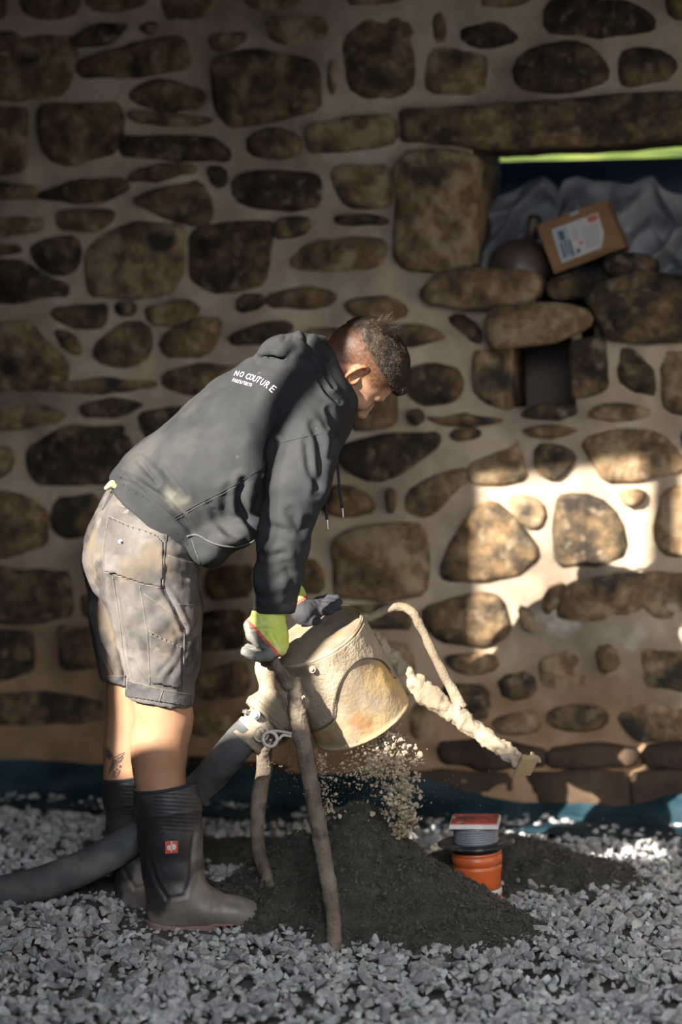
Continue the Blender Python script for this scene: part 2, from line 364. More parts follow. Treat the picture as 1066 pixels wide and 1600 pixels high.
# polygons of stones as seen on the wall, photo pixels
ST = """-60,-30 5,-30 8,25 -10,30 -60,30|35,-30 120,-30 122,15 85,28 50,25 35,10|130,-30 230,-30 230,8 190,15 140,14|248,-30 340,-30 338,20 318,38 270,33 252,18
385,-30 465,-30 465,8 430,14 385,12|-60,50 60,52 112,56 120,100 105,145 60,152 -60,155|108,62 150,40 205,38 190,55 160,68 115,74|210,45 240,32 250,45 228,55
125,95 200,72 285,55 298,80 296,110 230,118 130,122 122,108|420,28 500,25 515,35 505,62 440,66 420,55|330,58 380,50 386,62 350,80 332,72
330,100 350,85 400,80 480,92 498,110 498,170 450,180 360,195 340,170|200,145 240,125 300,135 320,145 312,172 250,170 210,160|512,95 526,100 528,148 515,142
530,75 560,45 600,15 640,20 652,50 645,140 600,155 555,150 537,110|545,-30 640,-30 640,3 600,8 545,5|670,80 700,75 762,92 760,130 740,145 668,142
720,40 790,32 800,45 810,65 760,75 725,68|740,-30 830,-30 828,0 790,10 742,12|852,5 900,-10 990,5 1030,30 1020,50 930,60 855,50|680,30 695,22 697,60 680,65
805,100 840,75 890,66 925,75 952,105 948,128 880,142 815,140|970,90 1000,72 1040,85 1060,100 1055,125 980,135 970,120|1040,-30 1120,-30 1120,25 1050,28|1075,70 1150,75 1150,130 1075,130
-60,170 40,172 38,262 0,270 -60,270|60,165 120,165 185,158 190,200 180,235 110,258 72,245 60,200|200,174 320,180 330,190 290,198 210,190|190,212 260,210 335,215 362,240 350,255 270,248 190,246
390,208 430,200 468,210 466,238 430,247 390,240|480,195 540,185 615,180 620,220 580,230 490,238 480,220|215,264 300,257 305,270 240,282 200,285|60,302 120,282 190,280 200,298 150,314 60,312
-60,288 50,288 58,308 -60,310|205,315 240,300 310,285 330,320 325,345 300,350 240,330|325,262 350,265 352,285 335,290|365,280 400,268 490,270 500,285 500,322 460,327 400,322 370,310
520,262 605,262 610,300 605,320 545,322 530,300|525,335 600,338 603,350 530,350|88,330 170,326 175,340 150,360 90,358|-60,340 70,342 62,365 -60,370
135,395 160,370 200,350 285,348 283,420 270,455 220,465 140,462|300,365 320,352 425,346 422,400 410,445 330,456 298,435|430,345 475,340 485,352 470,368 432,372|455,400 490,378 560,370 603,375 600,410 580,420 470,422 455,415
50,385 80,372 120,368 122,400 110,430 70,425 50,400|-60,380 30,382 35,396 -60,400|-60,410 40,408 70,432 110,442 105,465 30,472 -60,470|85,482 165,475 168,500 150,515 110,510 82,495|180,475 210,474 208,490 185,490
225,480 260,473 300,470 310,485 290,505 235,508|-60,505 50,500 75,530 110,570 105,600 40,610 -60,605|150,540 190,505 225,505 235,540 225,565 190,572 150,560|85,515 110,520 130,545 120,555 95,535
247,530 290,505 345,497 335,530 320,553 260,555|420,462 480,450 525,455 526,470 500,480 425,481|360,525 400,508 450,500 458,515 430,535 365,540|372,462 410,462 405,480 370,490|540,470 590,463 630,470 640,490 610,498 550,495
600,515 650,508 690,520 695,530 640,540 600,540|255,580 320,570 380,575 380,610 300,615 258,605|90,598 180,590 240,595 240,608 150,616 60,613|-60,640 60,635 100,645 95,660 30,670 -60,668|130,627 200,624 225,632 200,648 130,650
45,700 70,680 110,668 200,666 205,690 205,720 170,755 60,755 45,730|215,645 270,637 330,640 300,670 240,690 222,680|-60,700 15,700 22,730 0,745 -60,745|-60,768 40,773 75,800 70,850 0,870 -60,870|85,780 150,775 150,830 100,840 82,820
-60,888 105,895 110,960 60,972 -60,968|-60,988 45,988 50,1050 0,1060 -60,1060|90,982 150,985 160,1040 100,1045|-60,1085 80,1082 160,1097 150,1128 50,1133 -60,1130|-60,1152 60,1150 155,1155 158,1188 60,1196 -60,1193
320,890 395,880 395,930 330,935|318,960 380,955 380,1010 320,1015|300,1040 390,1035 395,1090 300,1095|465,875 500,880 505,925 470,925|300,1115 360,1122 350,1170 300,1175|380,1110 460,1120 450,1185 385,1180|480,1170 590,1180 580,1215 490,1212
200,760 300,755 320,790 260,830 200,825|400,700 470,690 500,740 470,760 410,750
548,625 615,612 615,665 550,672|635,580 660,570 720,575 726,600 715,625 660,630 635,612|635,643 655,640 660,655 645,662|665,650 720,648 785,652 780,662 700,664|705,672 745,670 748,682 710,686
528,700 560,690 620,680 680,675 685,695 655,715 620,740 590,752 545,735 530,715|505,770 540,758 575,775 585,800 545,805 505,800|632,782 650,760 690,740 730,730 728,756 714,758 690,790 670,803 634,800|734,728 800,700 812,690 821,750 760,757 735,754|607,765 618,768 618,795 610,798
522,850 550,830 600,822 660,820 668,860 662,930 590,935 530,930|690,890 715,840 745,795 770,785 800,810 840,860 830,880 800,900 700,905|840,700 870,697 902,710 885,735 865,748 840,735|910,690 960,672 1030,680 1060,705 1066,738 1000,748 945,753 930,725
920,640 960,632 1005,635 1015,650 970,658 925,655|815,642 860,632 900,634 900,645 860,656 820,652|820,670 870,667 905,673 880,682 825,681|965,545 990,545 1015,565 1028,615 1000,615 965,590|1040,550 1130,545 1130,640 1060,645 1037,630|1065,672 1130,667 1130,740 1082,720
700,500 720,492 750,510 752,538 730,530|790,778 830,778 850,795 845,825 820,820|870,790 880,775 930,775 965,810 975,860 940,880 870,880 868,840|968,770 1002,766 1003,785 982,790|1037,772 1060,762 1150,760 1150,860 1040,865 1024,830
892,912 930,897 1060,897 1150,902 1150,958 1066,963 900,973 868,958|663,950 700,940 760,927 780,937 795,990 760,1008 690,1000 665,975|848,925 880,907 872,940 852,962|810,950 825,955 835,985 820,985|700,1025 770,1022 778,1045 740,1055 705,1045
845,1030 900,1012 922,1030 915,1072 880,1085 850,1070|932,1012 960,1007 968,1040 942,1050|1000,1010 1130,1015 1130,1080 1010,1075|780,1060 830,1050 836,1085 790,1095|860,1110 900,1100 950,1108 945,1135 900,1140 860,1130|962,1118 1000,1100 1130,1115 1130,1152 1000,1157
640,1105 675,1100 680,1150 645,1155|570,1005 640,1010 650,1060 600,1065|540,945 630,950 640,985 560,978|690,1075 760,1072 765,1120 700,1125|770,1125 840,1110 842,1140 780,1148"""
STD = """690,1160 760,1155 850,1168 852,1192 760,1196 700,1190|860,1165 960,1163 1000,1170 990,1192 862,1194|1010,1165 1130,1163 1130,1195 1012,1194
640,1200 800,1204 815,1240 720,1246 640,1236|825,1204 980,1204 985,1262 900,1262 828,1248|992,1204 1130,1200 1130,1262 995,1264|480,1225 630,1215 630,1242 482,1245|300,1180 470,1192 470,1232 300,1232|-60,1202 180,1200 290,1190 290,1226 160,1232 -60,1230"""
# stones round the window and the recess: (polygon, how far they stand proud, depth)
STP = [("638,172 720,168 900,155 1066,148 1330,135 1330,195 1066,214 960,224 850,231 770,237 720,224 640,220", .03, .24, 'lintel_stone'),
       ("620,262 640,240 700,236 745,250 742,330 738,415 700,422 640,418 618,400 622,320", .025, .42, 'jamb_stone'),
       ("742,550 796,545 800,637 770,632 745,612", .012, .33, 'stone'), ("893,535 945,530 950,600 930,612 896,620", .015, .33, 'stone'),
       ("665,455 690,430 740,422 820,422 840,435 838,460 820,478 760,480 680,475", .06, .30, 'stone'),
       ("772,490 790,478 880,475 915,485 925,505 900,520 850,535 780,542 770,520", .09, .30, 'stone'),
       ("855,440 880,432 950,430 960,440 930,460 870,470 855,460", -.02, .25, 'stone'),
       ("918,465 945,445 1000,427 1066,437 1120,442 1120,525 1010,532 960,530 940,500", .05, .35, 'stone'),
       ("1132,440 1230,432 1330,440 1330,520 1132,525", .03, .35, 'stone')]
HOLES = [[(738, 226), (1330, 200), (1330, 440), (1120, 445), (1000, 430), (960, 445), (922, 462), (950, 530), (925, 535), (900, 520), (840, 520), (835, 470), (842, 436), (820, 424), (738, 420)],
         [(797, 530), (897, 525), (899, 636), (803, 640)]]
def parse(s): return [[tuple(float(c) for c in p.split(',')) for p in q.split()] for l in s.split('\n') for q in l.split('|') if q.strip()]
def inpoly(x, y, poly):
    c = np.zeros(np.shape(x), bool); n = len(poly)
    for i in range(n):
        (x0, y0), (x1, y1) = poly[i], poly[(i+1) % n]
        if y0 == y1: continue
        m = ((y0 > y) != (y1 > y)) & (x < (x1-x0)*(y-y0)/(y1-y0)+x0); c ^= m
    return c
holes_uz = [[Wuz(*p) for p in h] for h in HOLES]
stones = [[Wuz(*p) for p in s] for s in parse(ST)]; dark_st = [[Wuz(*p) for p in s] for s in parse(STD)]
proud = [([Wuz(*[float(c) for c in p.split(',')]) for p in s.split()], a, b, nm) for s, a, b, nm in STP]

# mortar face (grid with holes), thick wall behind it
UL, UR, ZT = -7.2, 4.6, 3.0
fu0, fz0 = Wuz(-60, 1290); fu1, fz1 = Wuz(1130, -25)
def axis(a, f0, f1, b, fine, coarse):
    return np.concatenate([np.arange(a, f0, coarse), np.arange(f0, f1, fine), np.arange(f1, b+coarse, coarse)])
us = axis(UL, fu0-.3, fu1+.35, UR, .013, .08); zs = axis(-.1, -.05, fz1+.1, ZT, .013, .08)
U, Z = np.meshgrid(us, zs, indexing='ij')
inst = np.full(U.shape, 0.0)
off = (fbm(np.stack([U, Z, U*0], -1), 2.2, 2, 3)*.012+fbm(np.stack([U, Z, U*0], -1), 14, 3, 5)*.006).astype(float)
off += np.where(Z < .22, .05*np.clip((.22-Z)/.12, 0, 1), 0)
pos = np.array(W0)[None, None]+np.array(WD)[None, None]*U[..., None]+np.array(WN)[None, None]*off[..., None]+np.array([0, 0, 1.])*Z[..., None]
nu, nz_ = U.shape
uc = (U[:-1, :-1]+U[1:, 1:])/2; zc = (Z[:-1, :-1]+Z[1:, 1:])/2
hole = inpoly(uc, zc, holes_uz[0]) | inpoly(uc, zc, holes_uz[1])
ii, jj = np.nonzero(~hole); id_ = lambda a, b: a*nz_+b
F = np.stack([id_(ii, jj), id_(ii+1, jj), id_(ii+1, jj+1), id_(ii, jj+1)], 1)
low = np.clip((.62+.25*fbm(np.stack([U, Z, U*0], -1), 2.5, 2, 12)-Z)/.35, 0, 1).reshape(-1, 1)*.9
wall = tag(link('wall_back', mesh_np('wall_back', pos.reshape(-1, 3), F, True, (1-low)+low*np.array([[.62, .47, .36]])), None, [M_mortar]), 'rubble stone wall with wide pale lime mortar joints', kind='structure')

def chaikin(p, n=2):
    p = [np.array(q, float) for q in p]
    for _ in range(n):
        o = []
        for a, b in zip(p, p[1:]+p[:1]): o += [a*.75+b*.25, a*.25+b*.75]
        p = o
    return p
def resample(p, d):
    p = [np.array(q, float) for q in p]; out = []
    for a, b in zip(p, p[1:]+p[:1]):
        n = max(1, int(np.linalg.norm(b-a)/d)); out += [a+(b-a)*k/n for k in range(n)]
    return out
def stone_mesh(name, poly, front, depth, seed, dome=.012, cuts=False, grow=.008):
    p = chaikin(resample(poly, .032 if cuts else .048), 1); c = sum(p)/len(p); n = len(p)
    p = [q+(q-c)/max(np.linalg.norm(q-c), 1e-6)*grow for q in p]
    p = [q+np.array([vnoise(np.array([q[0], q[1], seed*.37]), 18, 1), vnoise(np.array([q[0], q[1], seed*.37]), 18, 2)])*.006 for q in p]
    rings = [(1.0, -depth), (1.02, front-.012), (.975, front-.002), (.90, front+dome*.35), (.66, front+dome*.85), (.34, front+dome)]
    bm = bmesh.new(); R = []
    lv = Wp(c[0], c[1], 0)
    for s, o in rings:
        row = []
        for q in p:
            e = q-c; L = np.linalg.norm(e); sc = s if s > 1 or s < .8 else 1-(1-s)*min(1, .14/max(L, .01))
            u, z = c+e*sc; nn = fbm(np.array([u, z, seed*1.7]), 16, 2, 4)*.009*(s < 1.01)
            row.append(bm.verts.new(Wp(u, z, o+nn)-lv))
        R.append(row)
    cv = bm.verts.new(Wp(c[0], c[1], front+dome)-lv)
    for a, b in zip(R, R[1:]):
        for i in range(n): bm.faces.new((a[i], a[(i+1) % n], b[(i+1) % n], b[i]))
    for i in range(n): bm.faces.new((R[-1][i], R[-1][(i+1) % n], cv))
    if cuts: bm.faces.new(list(reversed(R[0])))
    o = link(name, from_bm(name, bm, True)); o.location = lv; return o
def add_stone(poly, front, depth, m, seed, name='stone', cuts=False):
    o = stone_mesh(name, poly, front, depth, seed, rnd.uniform(.006, .016), cuts); o.data.materials.append(m); o.parent = wall; last[0] = o; return o
k = 0; last = [None]; outer = []
for s in stones: add_stone(s, rnd.uniform(.002, .013), .05, M_stone, k); k += 1
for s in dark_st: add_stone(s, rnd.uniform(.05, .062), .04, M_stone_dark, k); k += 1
for s, a, b, nm in proud: add_stone(s, a, b, M_stone, k, nm, True); k += 1
# small stones in the stretches of wall the worker hides
bb = lambda s: (min(q[0] for q in s), max(q[0] for q in s), min(q[1] for q in s), max(q[1] for q in s))
occ0 = [bb(s) for s in stones+dark_st+[x[0] for x in proud]]
for _ in range(3500):
    u = rnd.uniform(fu0, fu1); z = rnd.uniform(.15, 2.3); w_ = rnd.uniform(.07, .24); h = w_*rnd.uniform(.4, .75)
    if any(u < b+.022 and u+w_ > a-.022 and z < d+.022 and z+h > c_-.022 for a, b, c_, d in occ0): continue
    if any(inpoly(np.array([u, u+w_, u, u+w_, u+w_/2]), np.array([z, z, z+h, z+h, z+h/2]), hh_).any() for hh_ in holes_uz): continue
    j = lambda: rnd.uniform(-.15, .15)*h
    sp = [(u+abs(j()), z+abs(j())), (u+w_/2, z+j()*.3), (u+w_-abs(j()), z+abs(j())), (u+w_, z+h/2), (u+w_-abs(j()), z+h-abs(j())), (u+w_/2, z+h+j()*.3), (u+abs(j()), z+h-abs(j())), (u, z+h/2)]
    add_stone(sp, rnd.uniform(.001, .009), .04, M_stone, k); k += 1; occ0.append((u, u+w_, z, z+h))
# courses of stone beyond the frame
occ = [(min(q[0] for q in s), max(q[0] for q in s), min(q[1] for q in s), max(q[1] for q in s)) for s in stones+dark_st+[x[0] for x in proud]]
hz = [min(q[0] for q in holes_uz[0]), max(q[0] for q in holes_uz[0])]
z = .02
while z < ZT-.1:
    h = rnd.uniform(.10, .2); u = -4.2
    while u < 3.6:
        w_ = rnd.uniform(.14, .36)
        hit = any(u < b+.02 and u+w_ > a-.02 and z < d+.02 and z+h > c_-.02 for a, b, c_, d in occ)
        if not hit and not (fu0+.03 < u+w_ and u < fu1-.03 and z < fz1-.06) and not (u+w_ > hz[0]-.03 and u < hz[1]+.03 and z+h > 1.45 and z < 2.05):
            j = lambda: rnd.uniform(-.014, .014)
            add_stone([(u+j(), z+j()), (u+w_/2, z+j()), (u+w_+j(), z+j()), (u+w_+j(), z+h+j()), (u+w_/2, z+h+j()), (u+j(), z+h+j())], rnd.uniform(.002, .012), .04, M_stone, k); k += 1; outer.append(last[0])
        u += w_+rnd.uniform(.03, .05)
    z += h+rnd.uniform(.03, .045)

# stones outside the picture become one joined part
ov = []; of = []
for o in outer:
    n0 = len(ov); ov += [tuple(v.co+o.location) for v in o.data.vertices]; of += [[i+n0 for i in p.vertices] for p in o.data.polygons]; bpy.data.objects.remove(o)
me = bpy.data.meshes.new('outer_stones'); me.from_pydata(ov, [], of); me.update(); me.polygons.foreach_set('use_smooth', [True]*len(me.polygons))
link('outer_stones', me, wall, [M_stone])['kind'] = 'stuff'

def slab(name, pts, m, parent=None, kind='structure'):
    """closed box from 8 corners (bottom 4, top 4)"""
    me = bpy.data.meshes.new(name); me.from_pydata([tuple(p) for p in pts], [], [(0, 3, 2, 1), (4, 5, 6, 7), (0, 1, 5, 4), (1, 2, 6, 5), (2, 3, 7, 6), (3, 0, 4, 7)]); me.update()
    o = link(name, me, parent, [m])
    if kind: o['kind'] = kind
    return o
def abox(name, x0, x1, y0, y1, z0, z1, m, parent=None, kind='structure'):
    return slab(name, [(x0, y0, z0), (x1, y0, z0), (x1, y1, z0), (x0, y1, z0), (x0, y0, z1), (x1, y0, z1), (x1, y1, z1), (x0, y1, z1)], m, parent, kind)
# inside of the wall thickness: window reveals, recess box, core of the wall
def wbox(name, u0, u1, z0, z1, o0, o1, m, parent=wall, kind=None):
    q = [(u0, o1), (u1, o1), (u1, o0), (u0, o0)]
    return slab(name, [Wp(u, z0, o) for u, o in q]+[Wp(u, z1, o) for u, o in q], m, parent, kind)
uw0 = Wuz(738, 330)[0]; uw1 = Wuz(1330, 330)[0]; zwt = Wuz(770, 244)[1]+.09; zsill = Wuz(850, 436)[1]
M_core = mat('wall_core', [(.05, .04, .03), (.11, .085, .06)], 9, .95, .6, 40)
T = -.52
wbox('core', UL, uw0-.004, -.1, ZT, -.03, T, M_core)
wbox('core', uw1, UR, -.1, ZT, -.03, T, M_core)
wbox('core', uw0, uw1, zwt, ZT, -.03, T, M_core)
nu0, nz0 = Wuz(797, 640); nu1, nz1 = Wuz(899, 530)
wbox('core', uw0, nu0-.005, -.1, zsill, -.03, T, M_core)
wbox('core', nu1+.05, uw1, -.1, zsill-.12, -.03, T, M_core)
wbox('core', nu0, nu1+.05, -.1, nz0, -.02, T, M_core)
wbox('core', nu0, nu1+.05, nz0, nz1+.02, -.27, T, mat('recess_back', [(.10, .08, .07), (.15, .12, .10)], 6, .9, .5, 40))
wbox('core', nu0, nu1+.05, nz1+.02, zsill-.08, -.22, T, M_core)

# rest of the building: floor, ceiling, side walls, front wall with the high window and the gateway behind the camera
floor = tag(link('floor', mesh_np('floor', *(lambda: (lambda X, Y: (np.stack([X, Y, fbm(np.stack([X, Y, X*0], -1), 1.5, 2, 9)*.01-.012], -1).reshape(-1, 3), (lambda a, b: np.stack([a*121+b, (a+1)*121+b, (a+1)*121+b+1, a*121+b+1], 1))(*[q.ravel() for q in np.meshgrid(np.arange(120), np.arange(120), indexing='ij')])))(*np.meshgrid(np.linspace(-6.8, 4.6, 121), np.linspace(-1.5, 9, 121), indexing='ij')))()), None, [M_dirt]), 'ground covered in grey crushed gravel', kind='structure')
abox('wall_left', -6.9, -6.7, -.8, 9, -.1, 5.9, M_plaster)
abox('ceiling', -6.9, 4.6, -.8, 7.2, 5.8, 5.95, M_wood)
y0, y1 = -.56, -.44
dt = (5.33+.5)/1.2; sx = -KX*dt; sz = KZ*dt
wx0, wxm, wx1 = -.660+sx, -.004+sx, .78+sx; wz0, wz1 = .335+sz, 1.75+sz
wu = wbox('upper_wall', UL-.6, UR, ZT, 5.8, .0, T, M_plaster)
fw = abox('wall_front', -6.9, wx0, y0, y1, -.1, 5.8, M_plaster)
def fpart(n_, *a): return abox(n_, *a, M_plaster, fw, None)
fpart('wall_section', wx0, wx1, y0, y1, -.1, wz0); fpart('wall_section', wx0, wx1, y0, y1, wz1, 5.8)
fpart('wall_section', wx1, -1.6, y0, y1, -.1, 5.8); fpart('wall_section', -1.6, 2.4, y0, y1, 3.6, 5.8); fpart('wall_section', 2.4, 2.75, y0, y1, -.1, 5.8)
win = abox('window_1', wxm-.029, wxm+.029, -.53, -.47, wz0, wz1, M_wood); win['label'] = 'wooden post of the high window behind the photographer'
wr = abox('wall_right', 2.62, 2.75, 5.3, 6.1, -.1, 5.8, M_plaster)
abox('wall_section', 2.62, 2.75, -.44, 3.3, -.1, 5.8, M_plaster, wr, None)
abox('wall_section', 2.62, 2.75, 3.3, 5.3, 1.75, 5.8, M_plaster, wr, None)  # unseen opening shaped for the added fill lamp on this side
# ================================================================== GRAVEL
M_gravel = mat('crushed_gravel', [(.12, .125, .14), (.21, .215, .23), (.31, .31, .315)], 3, .85, .5, 130, stain=((.40, .38, .35), 9, .66, .04), bdist=.002)
M_gravel1 = mat('crushed_gravel_single', [(.15, .15, .155), (.24, .24, .243), (.35, .347, .343)], 6, .85, .5, 130, objrand=.35, bdist=.002)
def pebble(seed):
    r = random.Random(seed); bm = bmesh.new()
    for i in range(11):
        v = Vector((r.gauss(0, 1), r.gauss(0, 1), r.gauss(0, 1))).normalized(); bm.verts.new((v.x*.5*r.uniform(.85, 1.1), v.y*.38*r.uniform(.85, 1.1), v.z*.27*r.uniform(.85, 1.1)))
    bmesh.ops.convex_hull(bm, input=bm.verts[:]); bmesh.ops.triangulate(bm, faces=bm.faces[:])
    for v in [v for v in bm.verts if not v.link_faces]: bm.verts.remove(v)
    bmesh.ops.recalc_face_normals(bm, faces=bm.faces[:])
    bm.verts.index_update(); V = np.array([v.co[:] for v in bm.verts]); F = np.array([[v.index for v in f.verts] for f in bm.faces]); bm.free(); return V, F
PEB = [pebble(i) for i in range(14)]
def rotm(n, r, flat=None):
    q = r.normal(size=(n, 4))
    if flat is not None: q[:, 1] *= flat; q[:, 2] *= flat
    q /= np.linalg.norm(q, axis=1)[:, None]; w, x, y, z = q.T
    return np.stack([np.stack([1-2*(y*y+z*z), 2*(x*y-z*w), 2*(x*z+y*w)], -1), np.stack([2*(x*y+z*w), 1-2*(x*x+z*z), 2*(y*z-x*w)], -1), np.stack([2*(x*z-y*w), 2*(y*z+x*w), 1-2*(x*x+y*y)], -1)], 1)
def scatter(pos, size, r, flat=.45, protos=PEB, cols=None):
    n = len(pos); R = rotm(n, r, flat); which = r.integers(0, len(protos), n); Vs = []; Fs = []; Cs = []; o = 0
    for k, (V, F) in enumerate(protos):
        m = np.nonzero(which == k)[0]
        if not len(m): continue
        vv = np.einsum('nij,vj->nvi', R[m], V)*size[m][:, None, None]+pos[m][:, None]
        Vs.append(vv.reshape(-1, 3)); Fs.append((F[None]+(np.arange(len(m))*len(V))[:, None, None]+o).reshape(-1, 3)); o += len(m)*len(V)
        if cols is not None: Cs.append(np.repeat(cols[m], len(V), 0))
    return np.concatenate(Vs), np.concatenate(Fs), (np.concatenate(Cs) if cols is not None else None)
# heaps of screed (used to keep gravel out and for height)
HEAPS = [ # cx, cy, rx, ry, h, power
    (P(560, 1400, 5.42).x, 5.44, .23, .30, .265, 1.0), (P(640, 1400, 5.36).x, 5.32, .25, .27, .15, 1.0), (P(470, 1400, 5.5).x, 5.5, .19, .30, .17, 1.1),
    (P(700, 1400, 5.25).x, 5.19, .21, .18, .068, 1.0),
    (P(790, 1400, 5.8).x, 5.84, .22, .20, .088, 1.0), (P(880, 1400, 5.75).x, 5.72, .18, .17, .06, 1.0), (P(345, 1330, 6.0).x, 5.98, .42, .16, .045, 1.2), (P(90, 1405, 5.55).x, 5.6, .5, .12, .03, 1.2)]
def heap_h(x, y):
    z = np.full(np.shape(x), -.03)
    for cx, cy, rx, ry, h, pw in HEAPS:
        d = np.sqrt(((x-cx)/rx)**2+((y-cy)/ry)**2)
        g = h*(np.sqrt(1+ .02)-np.sqrt(d*d*.9+.02))*1.06
        z = np.where(g > z, g, z)
    return z
def gpts(n, x0, x1, yy0, yy1, r):
    p = np.stack([r.uniform(x0, x1, n), r.uniform(yy0, yy1, n), np.zeros(n)], -1); return p
g1 = gpts(21000, -1.35, 1.45, 4.25, 7.2, rng); g2 = gpts(9000, -4.5, 3.5, 2.0, 7.4, rng); g2 = g2[(np.abs(g2[:, 0]) > 1.3) | (g2[:, 1] < 4.3)]
gp = np.concatenate([g1, g2]); wd = (gp-np.array(W0))@np.array(WN); gp = gp[wd > .06]
hh = heap_h(gp[:, 0], gp[:, 1]); gp = gp[hh < .012]
sz_ = np.clip(rng.lognormal(math.log(.027), .30, len(gp)), .014, .05)
gp[:, 2] = rng.uniform(-.006, .012, len(gp))+.002
sole = ((gp[:, 0] > -.52) & (gp[:, 0] < -.15) & (gp[:, 1] > 5.12) & (gp[:, 1] < 5.58)) | ((np.abs(gp[:, 0]+.02) < .05) & (np.abs(gp[:, 1]-5.07) < .06))
gp[sole, 2] -= .02; sz_[sole] *= .85
pr_ = (gp[:, 0] > .26) & (gp[:, 0] < .46) & (gp[:, 1] > 5.28) & (gp[:, 1] < 5.58); gp[pr_, 2] -= .014
# the 300 that show largest: nearest to the camera inside the frame
pxs, pys = proj(gp); vis = (pxs > -5) & (pxs < 1071) & (pys < 1600) & (pys > 1440); score = np.where(vis, sz_/gp[:, 1]*(1+gp[:, 2]*12), -1)
big = np.argsort(-score)[:300]; rest = np.setdiff1d(np.arange(len(gp)), big)
cg = (.62+.55*rng.random((len(gp), 1))**1.2)*np.array([[1, 1, 1]])*(1+rng.normal(size=(len(gp), 3))*.035)
Vg, Fg, Cg = scatter(gp[rest], sz_[rest], rng, .45, PEB, cg[rest])
M_gravel_c = mat('crushed_gravel_bed', [(.23, .23, .23), (.33, .328, .325), (.43, .42, .41)], 30, .85, .5, 130, attr=True, bdist=.002)
o = link('gravel', mesh_np('gravel', Vg, Fg, False, Cg), floor, [M_gravel_c]); o['kind'] = 'stuff'
pm = []
for i, (V, F) in enumerate(PEB):
    me = mesh_np('gravel_stone', V, F, False); me.materials.append(M_gravel1); pm.append(me)
for i in big:
    o = bpy.data.objects.new('gravel_stone', pm[rnd.randrange(14)]); C.objects.link(o); o.parent = floor
    o.location = gp[i]+np.array([0, 0, .004]); o.scale = (sz_[i]*1.1,)*3; o.rotation_euler = (rnd.gauss(0, .5), rnd.gauss(0, .5), rnd.uniform(0, 6.28))

# ================================================================== BLUE MEMBRANE at the foot of the wall
M_foil = mat('blue_foil', [(.003, .011, .017), (.006, .022, .032), (.018, .048, .062)], 5, .55, .35, 22, spec=.25, bdist=.01)
NU, NV = 420, 22
top_px = [(-200, 1200), (0, 1196), (120, 1200), (260, 1205), (400, 1212), (540, 1218), (640, 1222), (700, 1238), (760, 1254), (850, 1268), (950, 1270), (1010, 1262), (1066, 1250), (1250, 1235)]
tp = catmull(top_px, 30); tu = np.array([Wuz(a, b, .07) for a, b in tp])
U_ = np.linspace(-2.6, 2.6, NU); zt = np.interp(U_, tu[:, 0], tu[:, 1]); zt = np.maximum(zt, .03)
Vf = []
for j in range(NV):
    t = j/(NV-1)
    for i in range(NU):
        a = min(1, t/.55); zz = zt[i]*(1-a)**1.3+.016
        oo = .068+a*.07+max(0, t-.55)*.42
        n1 = fbm(np.array([U_[i]*5, t*3., 0]), 1, 3, 21); n2 = abs(vnoise(np.array([U_[i]*9, t*2, 1.]), 1, 24))
        Vf.append(Wp(U_[i], max(zz+n1*.008+n2*.006, .008), oo+n1*.02*a))
Vf = np.array(Vf); i, j = np.meshgrid(np.arange(NU-1), np.arange(NV-1)); i = i.ravel(); j = j.ravel()
foil = link('membrane', mesh_np('membrane', Vf, np.stack([j*NU+i, j*NU+i+1, (j+1)*NU+i+1, (j+1)*NU+i], 1)), None, [M_foil])
tag(foil, 'crumpled dark blue plastic membrane running along the foot of the stone wall', 'plastic sheet')

# ================================================================== THINGS IN THE WINDOW
def wq(px, py, off): return Wl(px, py, off)
# grass bank and dark blue bin edge outside
M_grass = mat('grass', [(.02, .045, .006), (.08, .12, .018), (.18, .19, .05)], 3.5, .9, .5, 20)
X, Yg = np.meshgrid(np.linspace(-2, 9, 150), np.linspace(9.5, 22, 120), indexing='ij')
Zg = 1.2+(Yg-9.5)*.28+fbm(np.stack([X, Yg, X*0], -1), 1.2, 3, 31)*.1; Zg = np.where(Yg < 10.5, Zg-(10.5-Yg)*1.0, Zg)
a, b = [q.ravel() for q in np.meshgrid(np.arange(149), np.arange(119), indexing='ij')]
bank = link('grass_bank', mesh_np('grass_bank', np.stack([X, Yg, Zg], -1).reshape(-1, 3), np.stack([a*120+b, (a+1)*120+b, (a+1)*120+b+1, a*120+b+1], 1)), None, [M_grass])
tag(bank, 'sunlit green grass bank outside, seen through the wall opening', 'grass', kind='stuff')
M_blue = mat('blue_plastic', [(.012, .035, .08), (.02, .06, .13)], 4, .5, .2, 30, spec=.4)
def px_box(name, corners, off0, off1, m, parent=None, bev=.004):
    """box whose front face has given pixel corners on the wall plane at off0, going back to off1"""
    A = [wq(x, y, off0) for x, y in corners]; d = WN*(off1-off0)
    bm = bmesh.new(); f = [bm.verts.new(p) for p in A]; g = [bm.verts.new(p+d) for p in A]; n = len(f)
    bm.faces.new(f); bm.faces.new(list(reversed(g)))
    for i in range(n): bm.faces.new((f[i], g[i], g[(i+1) % n], f[(i+1) % n]))
    bmesh.ops.recalc_face_normals(bm, faces=bm.faces[:])
    if bev: bmesh.ops.bevel(bm, geom=bm.edges[:], offset=bev, segments=2, affect='EDGES')
    return link(name, from_bm(name, bm), parent, [m])
bn = px_box('shuttering_board', [(760, 253), (1400, 238), (1400, 420), (760, 425)], -.58, -.64, M_blue)
tag(bn, 'dark blue panel standing across the back of the wall opening', 'panel')
# ledge inside the opening
led = wbox('ledge', uw0, uw1, zsill-.10, zsill+.005, -.17, T, M_core)
